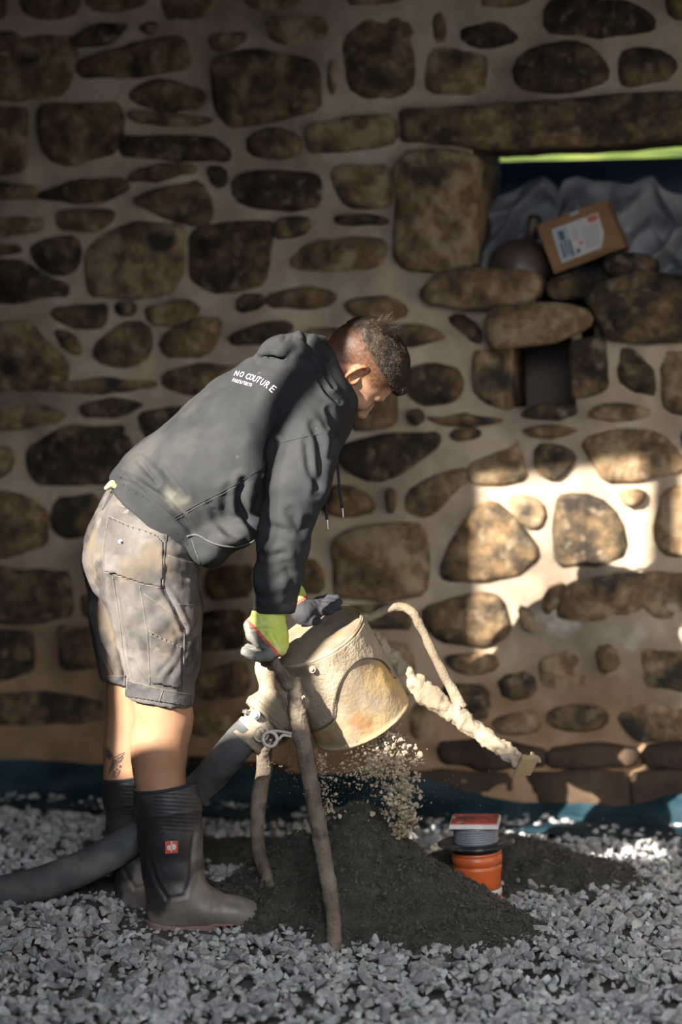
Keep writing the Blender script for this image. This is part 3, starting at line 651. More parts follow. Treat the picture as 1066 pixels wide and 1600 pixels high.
# grey sack cloth
M_sack = mat('grey_cloth', [(.17, .175, .19), (.26, .265, .28)], 9, .95, .4, 90)
sq_out = catmull([(748, 300), (775, 306), (800, 300), (825, 283), (850, 277), (868, 290), (874, 300), (884, 283), (905, 277), (930, 283), (960, 284), (985, 288), (1005, 280), (1022, 277), (1034, 292), (1050, 302), (1080, 305), (1150, 298), (1250, 300), (1330, 310)], 6)
su = np.array([Wuz(x_, y_, -.33) for x_, y_ in sq_out]); NU, NV = 360, 90
U_ = np.linspace(su[0, 0], su[-1, 0], NU); zt = np.interp(U_, su[:, 0], su[:, 1]); Vs = []
for j in range(NV):
    t = j/(NV-1)
    for i in range(NU):
        q = np.array([U_[i], t, 0.])
        if t < .15: oo = -.45+.12*(t/.15); zz = zt[i]-.03*(1-t/.15)**2
        else:
            s_ = (t-.15)/.85; zz = zt[i]*(1-s_)+(zsill-.0)*s_; oo = -.33+.13*math.sin(s_*1.6)
        w1 = 1-abs(fbm(np.array([U_[i]*7+t*1.2, t*2.2, 0]), 1, 2, 41)); w2 = 1-abs(vnoise(np.array([U_[i]*13-t*3, t*4, 3.]), 1, 44))
        oo += (w1-.6)*.17*min(1, t*3+.15)+(w2-.6)*.06
        Vs.append(Wp(U_[i], zz, min(oo, -.12)))
i, j = np.meshgrid(np.arange(NU-1), np.arange(NV-1)); i = i.ravel(); j = j.ravel()
o = link('sack_cloth', mesh_np('sack_cloth', np.array(Vs), np.stack([j*NU+i, j*NU+i+1, (j+1)*NU+i+1, (j+1)*NU+i], 1)), None, [M_sack])
tag(o, 'crumpled grey woven sack lying in the wall opening behind the cardboard box', 'sack')
# cardboard box
M_card = mat('cardboard', [(.17, .095, .045), (.24, .14, .07)], 12, .9, .2, 80)
M_label = mat('paper_label', [(.42, .41, .42), (.50, .48, .47)], 20, .7, 0)
M_red = mat('red_print', [(.40, .10, .08)], 20, .7, 0); M_ink = mat('dark_print', [(.06, .09, .11)], 20, .7, 0); M_grey = mat('grey_print', [(.20, .19, .19)], 20, .7, 0); M_pale = mat('pale_blue_print', [(.30, .36, .40)], 20, .7, 0)
OB = -.03
bx = px_box('cardboard_box', [(838, 352), (946, 311), (978, 386), (866, 428)], OB, OB-.16, M_card, None, .002)
tag(bx, 'brown cardboard box with a pale printed label, tilted in the wall opening', 'box')
def card(name, pts, off, m, parent): return px_box(name, pts, OB+off, OB+off-.0006, m, parent, 0)
def bl(s, t):  # label coordinates -> px
    a = np.array([862., 359.]); b = np.array([934., 332.]); c = np.array([878., 411.]); d = np.array([950., 384.])
    return tuple((a*(1-s)+b*s)*(1-t)+(c*(1-s)+d*s)*t)
def rect(s0, t0, s1, t1): return [bl(s0, t0), bl(s1, t0), bl(s1, t1), bl(s0, t1)]
lb = card('label', [bl(0, 0), bl(1, 0), bl(1, .62), bl(.86, .99), bl(0, 1)], .003, M_label, bx)
card('picture_panel', rect(.02, .04, .32, .97), .0036, M_pale, lb)
for r_ in ((.10, .12, .22, .40), (.08, .45, .13, .9), (.17, .42, .21, .85), (.25, .45, .30, .92)): card('tool_picture', rect(*r_), .0042, M_ink, lb)
card('red_heading', rect(.76, .03, .97, .20), .0036, M_red, lb)
card('symbol', rect(.36, .78, .44, .90), .0036, M_ink, lb); card('symbol', rect(.46, .60, .53, .70), .0036, M_red, lb)
for kk in range(12):
    t = .26+kk*.052; card('text_line', rect(.57, t, .93-.015*max(0, kk-6), t+.017), .0036, M_grey, lb)
for kk in range(6): card('text_line', rect(.37, .22+kk*.06, .50, .24+kk*.06), .0036, M_grey, lb)
card('packing_tape', [(890, 333.5), (903, 328.5), (905, 333), (892, 338)], .003, M_pale, bx)
# dark pot lying at the left
M_pot = mat('dark_metal', [(.05, .035, .03), (.10, .07, .055)], 9, .38, .3, 40, spec=.6)
pc = wq(812, 425, -.13); pc.z = zsill+.0
V, Fq, Tq = lathe(pc+Vector((0, 0, .0)), pc+Vector((0, 0, 1)), [(.0, .0005), (.0, .085), (.025, .094), (.04, .09), (.07, .086), (.08, .080), (.10, .06), (.115, .035), (.12, .0005)], 40)
tag(link('pot_lid', mesh_mixed('pot_lid', [(V, Fq, [])]), None, [M_pot]), 'round dark brown metal pot lid lying left of the cardboard box in the opening', 'pot lid')
V, Fq, Tq = lathe(pc+Vector((.03, 0, .115)), pc+Vector((.045, 0, .2)), [(0, .0005), (0, .018), (.03, .016), (.05, .02), (.07, .018), (.075, .0005)], 24)
tag(link('bottle', mesh_mixed('bottle', [(V, Fq, [])]), None, [M_pot]), 'small dark glossy bottle leaning between the pot lid and the cardboard box', 'bottle')
# small loose stone right of the box
o = stone_mesh('loose_stone', [Wuz(*p) for p in ((950, 400), (985, 397), (1018, 402), (1020, 425), (965, 430), (951, 420))], .02, .12, 99, .01, True); o.data.materials.append(M_stone)
tag(o, 'small ochre block of loose stone lying just right of the cardboard box', 'stone')
# ================================================================== SCREED HEAPS
M_screed = mat('damp_screed', [(.020, .020, .016), (.038, .037, .030), (.060, .057, .046)], 25, .95, .8, 160, bdist=.004)
M_crumb = mat('screed_crumbs', [(.032, .031, .027), (.055, .052, .044), (.085, .079, .066)], 40, .95, .4, 200)
def heap(idx, name, label, x0, x1, ya, yb, ncr, group=None, res=.007):
    hs = [HEAPS[i] for i in idx]
    X, Y = np.meshgrid(np.arange(x0, x1, res), np.arange(ya, yb, res), indexing='ij'); Z = np.full(X.shape, -.03)
    q = np.stack([X, Y, X*0], -1); wob = fbm(q, 6, 2, 61)*.13
    for cx, cy, rx, ry, h, pw in hs:
        d = np.sqrt(((X-cx)/rx)**2+((Y-cy)/ry)**2)*(1+wob); g = h*(math.sqrt(1.02)-np.sqrt(d*d*.9+.02))*1.06; k_ = .02
        hh = np.maximum(k_-np.abs(Z-g), 0)/k_; Z = np.maximum(Z, g)+hh*hh*k_*.25
    Z += (1-np.abs(fbm(q, 55, 2, 64)))*.006+fbm(q, 130, 2, 66)*.0035+fbm(q, 18, 2, 67)*.008
    nx, ny = X.shape; zc = (Z[:-1, :-1]+Z[1:, 1:])/2; ii, jj = np.nonzero(zc > -.022)
    V = np.stack([X, Y, Z], -1).reshape(-1, 3); F = np.stack([ii*ny+jj, (ii+1)*ny+jj, (ii+1)*ny+jj+1, ii*ny+jj+1], 1)
    us_, inv = np.unique(F, return_inverse=True); V = V[us_]; F = inv.reshape(F.shape)
    o = tag(link(name, mesh_np(name, V, F), None, [M_screed]), label, 'screed heap', group)
    k_ = rng.choice(len(V), ncr); pp = V[k_]+rng.normal(size=(ncr, 3))*.003
    sz = np.clip(rng.lognormal(math.log(.0068), .45, ncr), .003, .022)
    Vc, Fc, _ = scatter(pp, sz, rng, 1, PEB[:5])
    c = link('granules', mesh_np('granules', Vc, Fc, False), o, [M_crumb]); c['kind'] = 'stuff'
    return o
heap([0, 1, 2, 3], 'screed_heap', 'largest heap of dark damp screed, under the drum and in front of the orange pipe', -.32, .52, 4.9, 5.95, 24000)
heap([4, 5], 'screed_heap', 'smaller heap of dark damp screed behind and right of the orange pipe', .05, .85, 5.5, 6.15, 7000)
heap([6], 'screed_heap', 'low ridge of dark soil behind the rubber boots, left of the tripod', -.85, .22, 5.75, 6.2, 3000)
heap([7], 'screed_heap', 'thin dark strip of soil beneath the hose at the far left', -1.4, -.2, 5.42, 5.78, 2000)

# ================================================================== DRAIN RISER
M_orange = mat('orange_pvc', [(.44, .085, .02), (.52, .11, .03)], 6, .38, .08, 60, stain=((.32, .13, .07), 14, .66, .04), spec=.5)
M_rubber = mat('black_rubber', [(.012, .014, .02), (.03, .033, .04)], 18, .5, .2, 90, stain=((.18, .16, .14), 16, .60, .05))
M_gpvc = mat('grey_pvc', [(.13, .14, .165), (.18, .19, .215)], 8, .45, .1, 60, stain=((.42, .41, .40), 20, .64, .03), spec=.5)
M_white = mat('dusty_white', [(.45, .43, .42), (.62, .60, .58)], 20, .6, .1, 60)
M_redcov = mat('red_cover', [(.30, .05, .035), (.46, .09, .065)], 14, .6, .3, 60, stain=[((.055, .04, .035), 22, .56, .04), ((.6, .55, .52), 30, .68, .03)])
pb = P(751, 1446, 5.50); pt = P(742, 1270, 5.50); S_ = 655.
riser = empty('drain_riser', pb, 'orange plastic drain riser with grey threaded collar and red square cover', 'drain pipe')
T_ = lambda y: (1446-y)/S_
def lat(name, prof, m, par, **k): V, F, _ = lathe(pb, pt, [(T_(y), r) for y, r in prof], **k); return link(name, mesh_mixed(name, [(V, F, [])]), par, [m])
lat('pipe', [(1500, .055), (1385, .055), (1383, .05)], M_orange, riser)
lat('joint_ring', [(1394, .0552), (1393, .0568), (1385, .0568), (1384, .0552)], M_white, riser)
lat('socket', [(1386, .052), (1385, .0555), (1368, .0555), (1362, .0565), (1352, .0595), (1348, .0592), (1347, .0575), (1345, .0575), (1344, .0605), (1334, .061), (1331, .0585), (1330, .0575), (1328, .0605), (1325, .061), (1324, .056)], M_orange, riser)
lat('seal', [(1326, .053), (1325, .058), (1318, .0575), (1317, .063), (1314, .064), (1313, .05)], M_rubber, riser)
lat('flange', [(1316, .05), (1315, .085), (1313, .0935), (1311, .0935), (1310, .09), (1310, .082), (1312, .08), (1311, .05)], M_rubber, riser)
rb = [(1313, .05)]
for q in range(7): y = 1310-q*3.7; rb += [(y, .0525), (y-1.2, .0545), (y-2.4, .0545), (y-3.4, .0525)]
lat('threaded_collar', rb+[(1283, .0525), (1282, .03)], M_gpvc, riser)
ax = (pt-pb).normalized(); cc = pb+ax*T_(1279)
R8 = Matrix.Rotation(math.radians(-7), 4, 'Z') @ Matrix.Rotation(math.radians(-1.5), 4, 'Y')
bm = bmesh.new(); box_bm(bm, Matrix.Translation(cc) @ R8, .118, .118, .011, .0015)
fr = link('cover_frame', from_bm('cover_frame', bm), riser, [M_white])
bm = bmesh.new(); box_bm(bm, Matrix.Translation(cc+Vector((0, 0, .007))) @ R8, .110, .110, .004, .001)
cv = link('cover', from_bm('cover', bm), riser, [M_redcov])
bm = bmesh.new(); box_bm(bm, Matrix.Translation(cc+Vector((0, 0, .0094))) @ R8, .082, .082, .001, .0004)
link('cover_panel', from_bm('cover_panel', bm), cv, [M_redcov])

# ================================================================== SCREED TRIPOD
M_crust = mat('dried_screed', [(.16, .125, .085), (.26, .21, .15), (.34, .28, .21)], 10, .95, .9, 190, stain=((.14, .11, .075), 7, .60, .08), bdist=.003)
M_drum = mat('worn_drum_steel', [(.17, .135, .09), (.27, .215, .15), (.34, .28, .20)], 7, .6, .4, 120, stain=[((.42, .27, .09), 5.5, .60, .10), ((.20, .11, .05), 12, .63, .05)], spec=.4)
M_lid = mat('worn_lid', [(.11, .09, .066), (.19, .152, .11), (.28, .23, .165)], 8, .65, .3, 100, stain=[((.25, .14, .045), 9, .60, .05), ((.08, .065, .05), 11, .64, .05)])
M_inner = mat('drum_inside', [(.05, .04, .03), (.10, .08, .06)], 8, .9, .6, 80)
M_steel = mat('galvanised_steel', [(.45, .45, .46), (.62, .62, .62)], 20, .3, .05, 60, metal=.9)
M_leg = mat('mortar_caked_leg', [(.075, .06, .045), (.14, .112, .082), (.20, .165, .125)], 14, .95, 1.0, 130, stain=((.06, .045, .04), 18, .60, .06), bdist=.005)
nL = Vector((-.43, -.30, .853)).normalized(); LC = P(496, 993, 5.30)
foot = Vector((P(522, 1488, 5.09).x, 5.09, 0))
tri = empty('screed_tripod', foot, 'mortar-caked steel discharge drum on a tripod, tilted by the worker, pouring screed', 'machine')
ax_ = -nL
def dl(name, prof, m, par, **k): V, F, _ = lathe(LC, LC+ax_, prof, **k); return link(name, mesh_mixed(name, [(V, F, [])]), par, [m])
prof = [(t, .1135+.008*(t/.235)+.0015*math.sin(t*40)) for t in np.linspace(0.004, .235, 30)]
V, F, _ = lathe(LC, LC+ax_, [(.006, .1125), (.0, .1150), (.004, .1158), (.008, .1138)]+prof[2:]+[(.238, .1235), (.242, .124), (.243, .120)], ns=120, noise=.0012, nscale=40)
drum = link('drum', mesh_mixed('drum', [(V, F, [])]), tri, [M_drum])
dl('drum_lining', [(.243, .120), (.235, .117), (.02, .109), (.018, .001)], M_inner, drum, ns=64)
lid = dl('lid', [(-.006, .0005), (-.006, .04), (-.005, .08), (-.003, .098), (-.001, .104), (.001, .1065), (.002, .1085), (-.002, .1095), (-.004, .1115), (-.002, .114), (.004, .1145)], M_lid, tri, ns=96, noise=.0008, nscale=30)
# thick crust over the upper part of the drum
nT, nP = 90, 260; e1 = ax_.cross(Vector((0, 0, 1))).normalized(); e2 = ax_.cross(e1)
tt = np.linspace(.008, .232, nT); ph = np.linspace(0, 2*PI, nP, endpoint=False); Tm, Pm = np.meshgrid(tt, ph, indexing='ij')
rr = .1135+.008*(Tm/.235)+.0012
base = np.array(LC)+Tm[..., None]*np.array(ax_)+rr[..., None]*(np.cos(Pm)[..., None]*np.array(e1)+np.sin(Pm)[..., None]*np.array(e2))
rad = (np.cos(Pm)[..., None]*np.array(e1)+np.sin(Pm)[..., None]*np.array(e2))
bx_, by_ = proj(base.reshape(-1, 3)); edge = [(618, 1060), (603, 1038), (590, 1030), (566, 1029), (546, 1044), (530, 1070), (523, 1098), (521, 1124), (506, 1136), (488, 1142), (478, 1132), (470, 1160), (300, 1200), (300, 850), (700, 850), (700, 1060)]
inside = inpoly(bx_, by_, edge).reshape(nT, nP) | ((rad@np.array([0, 1., 0])) > .3)
base = base+rad*((fbm(base, 45, 3, 71)*.0009+fbm(base, 200, 2, 73)*.0006+.0015)[..., None])
i, j = np.meshgrid(np.arange(nT-1), np.arange(nP), indexing='ij'); i = i.ravel(); j = j.ravel(); j2 = (j+1) % nP
ok = inside[i, j] & inside[i+1, j] & inside[i, j2] & inside[i+1, j2]; i = i[ok]; j = j[ok]; j2 = j2[ok]
cr = link('screed_crust', mesh_np('screed_crust', base.reshape(-1, 3), np.stack([i*nP+j, (i+1)*nP+j, (i+1)*nP+j2, i*nP+j2], 1)), drum, [M_crust])
md = cr.modifiers.new('s', 'SOLIDIFY'); md.thickness = .0035; md.offset = 1
# dark gap round the crust edge
bv_d = bvh_of(base.reshape(-1, 3), np.stack([(np.arange((nT-1)*nP)//nP)*nP+np.arange((nT-1)*nP) % nP, (np.arange((nT-1)*nP)//nP+1)*nP+np.arange((nT-1)*nP) % nP, (np.arange((nT-1)*nP)//nP+1)*nP+(np.arange((nT-1)*nP)+1) % nP, (np.arange((nT-1)*nP)//nP)*nP+(np.arange((nT-1)*nP)+1) % nP], 1))
seam('crust_edge', bv_d, edge[:11], .0016, M_inner, drum, .0006)
def disc_bolt(name, px, py, Y, r, par, m=None, d=(-.15, -1, .15)):
    c = P(px, py, Y); a = Vector(d).normalized()
    V, F, _ = lathe(c-a*.012, c, [(0, .0005), (0, r*.55), (.008, r*.55), (.009, r), (.012, r), (.0125, r*.6), (.0126, .0005)], ns=20)
    o = link(name, mesh_mixed(name, [(V, F, [])], False), par, [m or M_steel])
    bm = bmesh.new(); bmesh.ops.create_cone(bm, cap_ends=True, segments=6, radius1=r*.58, radius2=r*.55, depth=.006, matrix=Matrix.Translation(c+a*.003) @ a.to_track_quat('Z', 'Y').to_matrix().to_4x4())
    link('bolt_head', from_bm('bolt_head', bm), o, [m or M_steel]); return o
bp_ = on_surf(bv_d, 488, 1046, .006)
disc_bolt('bolt', 488, 1046, bp_.y, .0085, drum, M_drum, (-.3, -.9, .2))
disc_bolt('bolt', 472, 1090, 5.165, .007, drum, M_drum)
# inlet casting
lo = P(370, 1180, 5.10); hi = P(520, 1010, 5.38)
g = Grid.box((lo.x, 5.12, lo.z), (hi.x, 5.40, hi.z), .0035)
g.cone(P(478, 1068, 5.30), P(432, 1102, 5.25), .055, .046, .02)
g.cone(P(432, 1102, 5.25), P(420, 1116, 5.235), .046, .060, .006)
g.cone(P(412, 1044, 5.24), P(428, 1078, 5.24), .017, .032, .02)
g.cone(P(403, 1036, 5.24), P(410, 1050, 5.24), .005, .014, .008)
g.cone(P(430, 1046, 5.22), P(452, 1078, 5.20), .020, .024, .02)
g.cone(P(452, 1078, 5.20), P(462, 1130, 5.19), .020, .022, .02)
aN = (P(370, 1172, 5.22)-P(432, 1102, 5.25)).normalized()
g.plane_cut(P(413, 1124, 5.228), aN)
g.ell(P(430, 1080, 5.195), (.006, .012, .005), None, .003, True)
V, F = g.mesh(); V = relax(V, F, 2); V = V+vnormals(V, F)*(fbm(V, 50, 3, 81)*.0028)[:, None]
link('inlet_casting', mesh_np('inlet_casting', V, F), tri, [M_crust])
cA = P(420, 1116, 5.232); 
V, F, _ = lathe(cA, cA+aN, [(-.006, .05), (-.004, .0595), (.002, .0605), (.006, .058), (.006, .04), (.022, .04), (.024, .0415), (.038, .0415), (.040, .039), (.043, .039), (.045, .0435), (.056, .0435), (.058, .041), (.074, .041), (.078, .0445), (.086, .0445), (.088, .036)], ns=56, noise=.0016, nscale=70)
coup = link('hose_coupling', mesh_mixed('hose_coupling', [(V, F, [])]), tri, [M_crust])
disc_bolt('bolt', 399, 1117, 5.172, .0115, coup)
disc_bolt('bolt', 383, 1112, 5.20, .007, coup, None, (-.9, -.3, .3))
def ring(name, px, py, Y, r, tr, nrm, par, m=M_steel):
    c = P(px, py, Y); n = Vector(nrm).normalized(); a = n.cross(Vector((0, 0, 1))).normalized(); b = n.cross(a)
    L = [c+a*(r*math.cos(t))+b*(r*math.sin(t)) for t in np.linspace(0, 2*PI, 29)]
    V, F, T_2 = tube(L, tr, ns=8, steps=1, cap=False); return link(name, mesh_mixed(name, [(V, F, [])]), par, [m])
M_clip = mat('limed_steel', [(.38, .34, .30), (.52, .48, .43)], 30, .6, .3, 100)
ring('ring', 408, 1147, 5.168, .0165, .0022, (.3, -1, .1), coup, M_clip); ring('ring', 422, 1155, 5.158, .0165, .0042, (-.25, -1, .1), coup, M_clip)
tube_obj('latch_lever', [P(424, 1142, 5.175), P(440, 1143, 5.165), P(455, 1146, 5.165), P(462, 1147, 5.165)], [.003, .0035, .004, .006], M_clip, coup, ns=8)
tube_obj('latch_lever', [P(428, 1162, 5.16), P(436, 1155, 5.16), P(442, 1149, 5.16), P(452, 1150, 5.162), P(464, 1152, 5.166)], .0033, M_clip, coup, ns=8)
# legs, arm and brace
tube_obj('handle_bar', [P(437, 1000, 5.20), P(427, 1020, 5.185), P(433, 1042, 5.17), P(447, 1066, 5.165), P(452, 1075, 5.168)], [.0105, .0105, .0108, .0115, .0105], M_leg, tri, noise=.0009, nseed=3)
tube_obj('leg', [P(461, 1060, 5.19), P(463, 1095, 5.17), P(468, 1130, 5.16), P(479, 1190, 5.15), P(490, 1250, 5.14), P(503, 1320, 5.12), P(513, 1380, 5.11), P(521, 1440, 5.10), P(523, 1492, 5.09)], [.014, .0195, .0205, .0185, .019, .018, .0185, .0175, .0165], M_leg, tri, ns=28, steps=26, noise=.0024, nseed=4, nscale=90)
tube_obj('leg', [P(430, 1110, 5.40), P(414, 1165, 5.42), P(413, 1200, 5.43), P(405, 1245, 5.43), P(402, 1300, 5.42), P(410, 1350, 5.40), P(432, 1398, 5.34), P(462, 1440, 5.26), P(490, 1470, 5.18), P(512, 1489, 5.11)], [.018, .019, .0185, .0195, .0165, .016, .016, .015, .0145, .012], M_leg, tri, ns=18, steps=12, noise=.002, nseed=5, nscale=45)
tube_obj('leg', [P(590, 990, 5.42), P(606, 1020, 5.40), P(630, 1050, 5.38), P(660, 1079, 5.36), P(700, 1108, 5.33), P(740, 1137, 5.31), P(780, 1167, 5.28), P(812, 1192, 5.26)], [.012, .017, .024, .0265, .0245, .0215, .020, .0175], M_crust, tri, ns=28, steps=22, noise=.0065, nseed=6, nscale=62)
tube_obj('brace', [P(560, 968, 5.36), P(580, 964, 5.36), P(604, 953, 5.35), P(628, 948, 5.35), P(646, 958, 5.34), P(660, 984, 5.34), P(682, 1030, 5.33), P(706, 1076, 5.33), P(722, 1106, 5.33)], [.009, .0095, .0105, .0105, .0105, .0105, .011, .012, .015], M_crust, tri, ns=16, steps=10, noise=.0018, nseed=7, nscale=80)
g = Grid.box(tuple(P(545, 985, 5.28)), tuple(P(585, 950, 5.42)), .003)
for q, r_ in (((566, 965, 5.35), .009), ((573, 963, 5.352), .008), ((559, 970, 5.35), .008), ((569, 972, 5.35), .006)): g.cone(P(*q), P(*q), r_, r_, .006)
V, F = g.mesh(); link('screed_lump', mesh_np('screed_lump', V+vnormals(V, F)*(fbm(V, 120, 2, 5)*.002)[:, None], F), tri, [M_crust])
# foot pad
pn = Vector((.48, -.70, -.52)).normalized(); pa = pn.cross(Vector((0, 1, 0))).normalized(); pb_ = pn.cross(pa)
Mp = Matrix((pa, pb_, pn)).transposed().to_4x4(); Mp.translation = P(822, 1197, 5.262)
bm = bmesh.new(); box_bm(bm, Mp @ Matrix.Rotation(.6, 4, 'Z'), .056, .050, .010, .0035)
link('foot_pad', from_bm('foot_pad', bm), tri, [M_drum])
g = Grid.box(tuple(P(790, 1220, 5.18)), tuple(P(850, 1165, 5.36)), .003)
g.chain([P(800, 1181, 5.272), P(818, 1189, 5.272), P(832, 1186, 5.28)], [.0165, .015, .009], .008); g.cone(P(832, 1180, 5.29), P(842, 1188, 5.28), .008, .007, .008)
V, F = g.mesh(); link('screed_lump', mesh_np('screed_lump', V+vnormals(V, F)*(fbm(V, 70, 3, 9)*.005)[:, None], F), tri, [M_crust])

# ================================================================== HOSE
M_hose = mat('dusty_rubber_hose', [(.035, .037, .042), (.07, .072, .075), (.13, .122, .11)], 7, .7, .3, 60, stain=((.20, .18, .15), 5, .66, .1))
hp = [P(392, 1140, 5.216), P(374, 1160, 5.215), P(350, 1189, 5.25), P(318, 1224, 5.33), P(280, 1258, 5.385), P(240, 1287, 5.40), P(200, 1316, 5.405), P(150, 1346, 5.42), P(90, 1372, 5.44), P(20, 1392, 5.47), P(-60, 1402, 5.50), P(-220, 1408, 5.53), P(-500, 1406, 5.58)]
hose = tube_obj('hose', hp, [.036, .038, .038, .037, .037, .0375, .039, .041, .042, .0425, .0425, .0425, .0425], M_hose, None, ns=32, steps=14, noise=.0012, nscale=30)
tag(hose, 'thick black rubber screed hose running past the boots up to the tilted drum', 'hose')

# ================================================================== FALLING SCREED
M_fall = mat('loose_screed', [(.24, .19, .13), (.36, .29, .205), (.46, .38, .28)], 30, .95, .4, 150)  # crumbs coloured paler than the heap to imitate sunlight
pos = []; szs = []
def stream(pts, n, sp, s0, s1):
    c = catmull([list(P(x, y, Y))+[w] for x, y, Y, w in pts], 12)
    k_ = rng.integers(0, len(c), n); b = c[k_]; cl = fbm(b[:, :3]*1.0+rng.normal(size=(n, 3))*.0, 30, 1, 3)
    p = b[:, :3]+rng.normal(size=(n, 3))*b[:, 3:4]*np.array([1, .8, .5])*sp
    pos.append(p); szs.append(np.clip(rng.lognormal(math.log(s0), .45, n), .0015, s1))
stream([(600, 1150, 5.32, .026), (610, 1180, 5.32, .028), (616, 1215, 5.33, .026), (624, 1255, 5.36, .022), (634, 1300, 5.40, .018)], 950, 1, .0085, .022)
stream([(572, 1165, 5.28, .022), (572, 1195, 5.28, .028), (570, 1220, 5.29, .03)], 260, 1, .006, .014)
stream([(500, 1178, 5.32, .008), (508, 1210, 5.33, .010), (514, 1250, 5.34, .012), (516, 1275, 5.34, .014)], 190, 1, .006, .014)
stream([(470, 1170, 5.33, .03), (480, 1210, 5.34, .05), (560, 1200, 5.36, .09), (600, 1240, 5.4, .07)], 900, 1, .0022, .005)
stream([(640, 1240, 5.4, .08), (720, 1240, 5.4, .12)], 90, 1, .0016, .003)
# clumps sticking together
seeds = rng.choice(len(pos[0]), 46); cp = np.concatenate([pos[0][seeds][:, None]+rng.normal(size=(46, 16, 3))*.007]).reshape(-1, 3); pos.append(cp); szs.append(rng.uniform(.006, .013, len(cp)))
pos = np.concatenate(pos); szs = np.concatenate(szs)
Vc, Fc, _ = scatter(pos, szs, rng, 1, PEB)
fo = link('falling_screed', mesh_np('falling_screed', Vc, Fc, False), None, [M_fall])
tag(fo, 'loose crumbs of screed, painted sunlit, falling from the open drum onto the dark heap', 'screed', kind='stuff')
# ================================================================== THE WORKER
M_skin = mat('skin', [(.30, .165, .098), (.37, .21, .128)], 12, .5, .15, 220, attr=True, sss=.12, spec=.35, bdist=.0006)
M_hood = mat('charcoal_fleece', [(.021, .0225, .025), (.029, .0305, .033), (.041, .042, .043)], 7, .95, .5, 500, attr=True, stain=[((.060, .058, .054), 5, .64, .1), ((.075, .07, .062), 26, .74, .03)], bdist=.0012, spec=.15)
M_hoodseam = mat('fleece_seam', [(.018, .020, .024), (.03, .032, .036)], 20, .95, 0)
M_edge = mat('fleece_edge', [(.05, .052, .055), (.07, .072, .072)], 20, .95, .2, 300)
M_shorts = mat('faded_work_cloth', [(.058, .053, .053), (.095, .086, .082), (.15, .136, .126)], 9, .95, .5, 400, stain=[((.135, .10, .062), 6, .62, .07), ((.04, .036, .037), 11, .62, .06), ((.15, .138, .128), 24, .70, .06)], bdist=.0012, spec=.12)
M_sseam = mat('pale_seam', [(.11, .095, .078), (.17, .152, .13)], 60, .95, .3, 300)
M_sdark = mat('dark_seam', [(.028, .027, .033), (.05, .048, .052)], 20, .95, 0)
M_cuff = mat('cloth_cuff', [(.038, .036, .039), (.062, .058, .06), (.085, .08, .078)], 14, .95, .4, 300)
M_boot = mat('dusty_rubber', [(.011, .0115, .013), (.018, .0185, .02), (.03, .029, .028)], 8, .45, .2, 60, attr=True, spec=.4)
M_sole = mat('red_brown_sole', [(.15, .08, .065), (.22, .13, .105), (.20, .17, .14)], 16, .85, .4, 90)
M_glove = mat('work_glove', [(.85, .85, .85), (1, 1, 1)], 30, .8, .6, 260, attr=True, bdist=.0012)
M_hair = mat('brown_hair', [(.010, .0055, .003), (.022, .013, .0075), (.048, .029, .017)], 45, .65, .4, 300, spec=.4)
M_thread = mat('lilac_print', [(.66, .52, .74), (.78, .66, .84)], 20, .8, 0)
M_tat = mat('tattoo_ink', [(.05, .045, .042), (.08, .07, .065)], 30, .6, 0)
M_yellow = mat('yellow_shirt', [(.45, .42, .16), (.60, .56, .24)], 20, .9, .3, 200)
root = Vector((P(255, 1450, 5.36).x, 5.38, 0))
man = empty('person', root, 'person in charcoal hooded sweatshirt, grey shorts and black rubber boots, bending over the steel drum', 'person')
def vec(a): return Vector(a)

# ---- head frame
Wf = Vector((.49, .33, -.80)).normalized(); Uf = Vector((.82, 0, .57)); Uf = (Uf-Wf*Uf.dot(Wf)).normalized(); Sf = Wf.cross(Uf)
if Sf.y > 0: Sf = -Sf
Hc = P(555, 590, 5.30)-Sf*.074
def L(a, b, c): return Hc+Sf*a+Wf*b+Uf*c
HM = [list(Sf), list(Wf), list(Uf)]

# ---- body: one continuous mesh, finer cells at the head
def ax3(a, f0, f1, b, h, H): return np.concatenate([np.arange(a, f0, H), np.arange(f0, f1, h), np.arange(f1, b+H, H)])
g = Grid(ax3(-.62, Hc.x-.14, Hc.x+.17, .2, .0026, .007), ax3(5.08, Hc.y-.13, Hc.y+.15, 5.72, .0026, .007), ax3(.02, Hc.z-.17, Hc.z+.15, 1.5, .0026, .007))
# legs
g.chain([P(225, 850, 5.30), P(244, 1000, 5.30), P(252, 1085, 5.30), P(256, 1125, 5.30)], [.085, .070, .063, .056], .03)
g.chain([P(256, 1125, 5.30), P(250, 1175, 5.305), P(252, 1228, 5.30), P(262, 1330, 5.30), P(266, 1400, 5.30)], [.056, .0575, .051, .042, .038], .03)
g.cone(P(280, 1122, 5.30), P(279, 1142, 5.30), .026, .022, .03); g.cone(P(233, 1150, 5.31), P(236, 1200, 5.31), .034, .036, .03)
g.cone(P(266, 1415, 5.30), P(355, 1430, 5.30), .034, .022, .03)
g.chain([P(215, 850, 5.46), P(208, 1000, 5.48), P(210, 1085, 5.49), P(207, 1125, 5.49)], [.085, .070, .060, .055], .03)
g.chain([P(207, 1125, 5.49), P(202, 1170, 5.49), P(199, 1214, 5.49), P(208, 1330, 5.49), P(212, 1395, 5.49)], [.055, .056, .051, .042, .036], .03)
g.cone(P(212, 1405, 5.47), P(300, 1418, 5.47), .034, .022, .03)
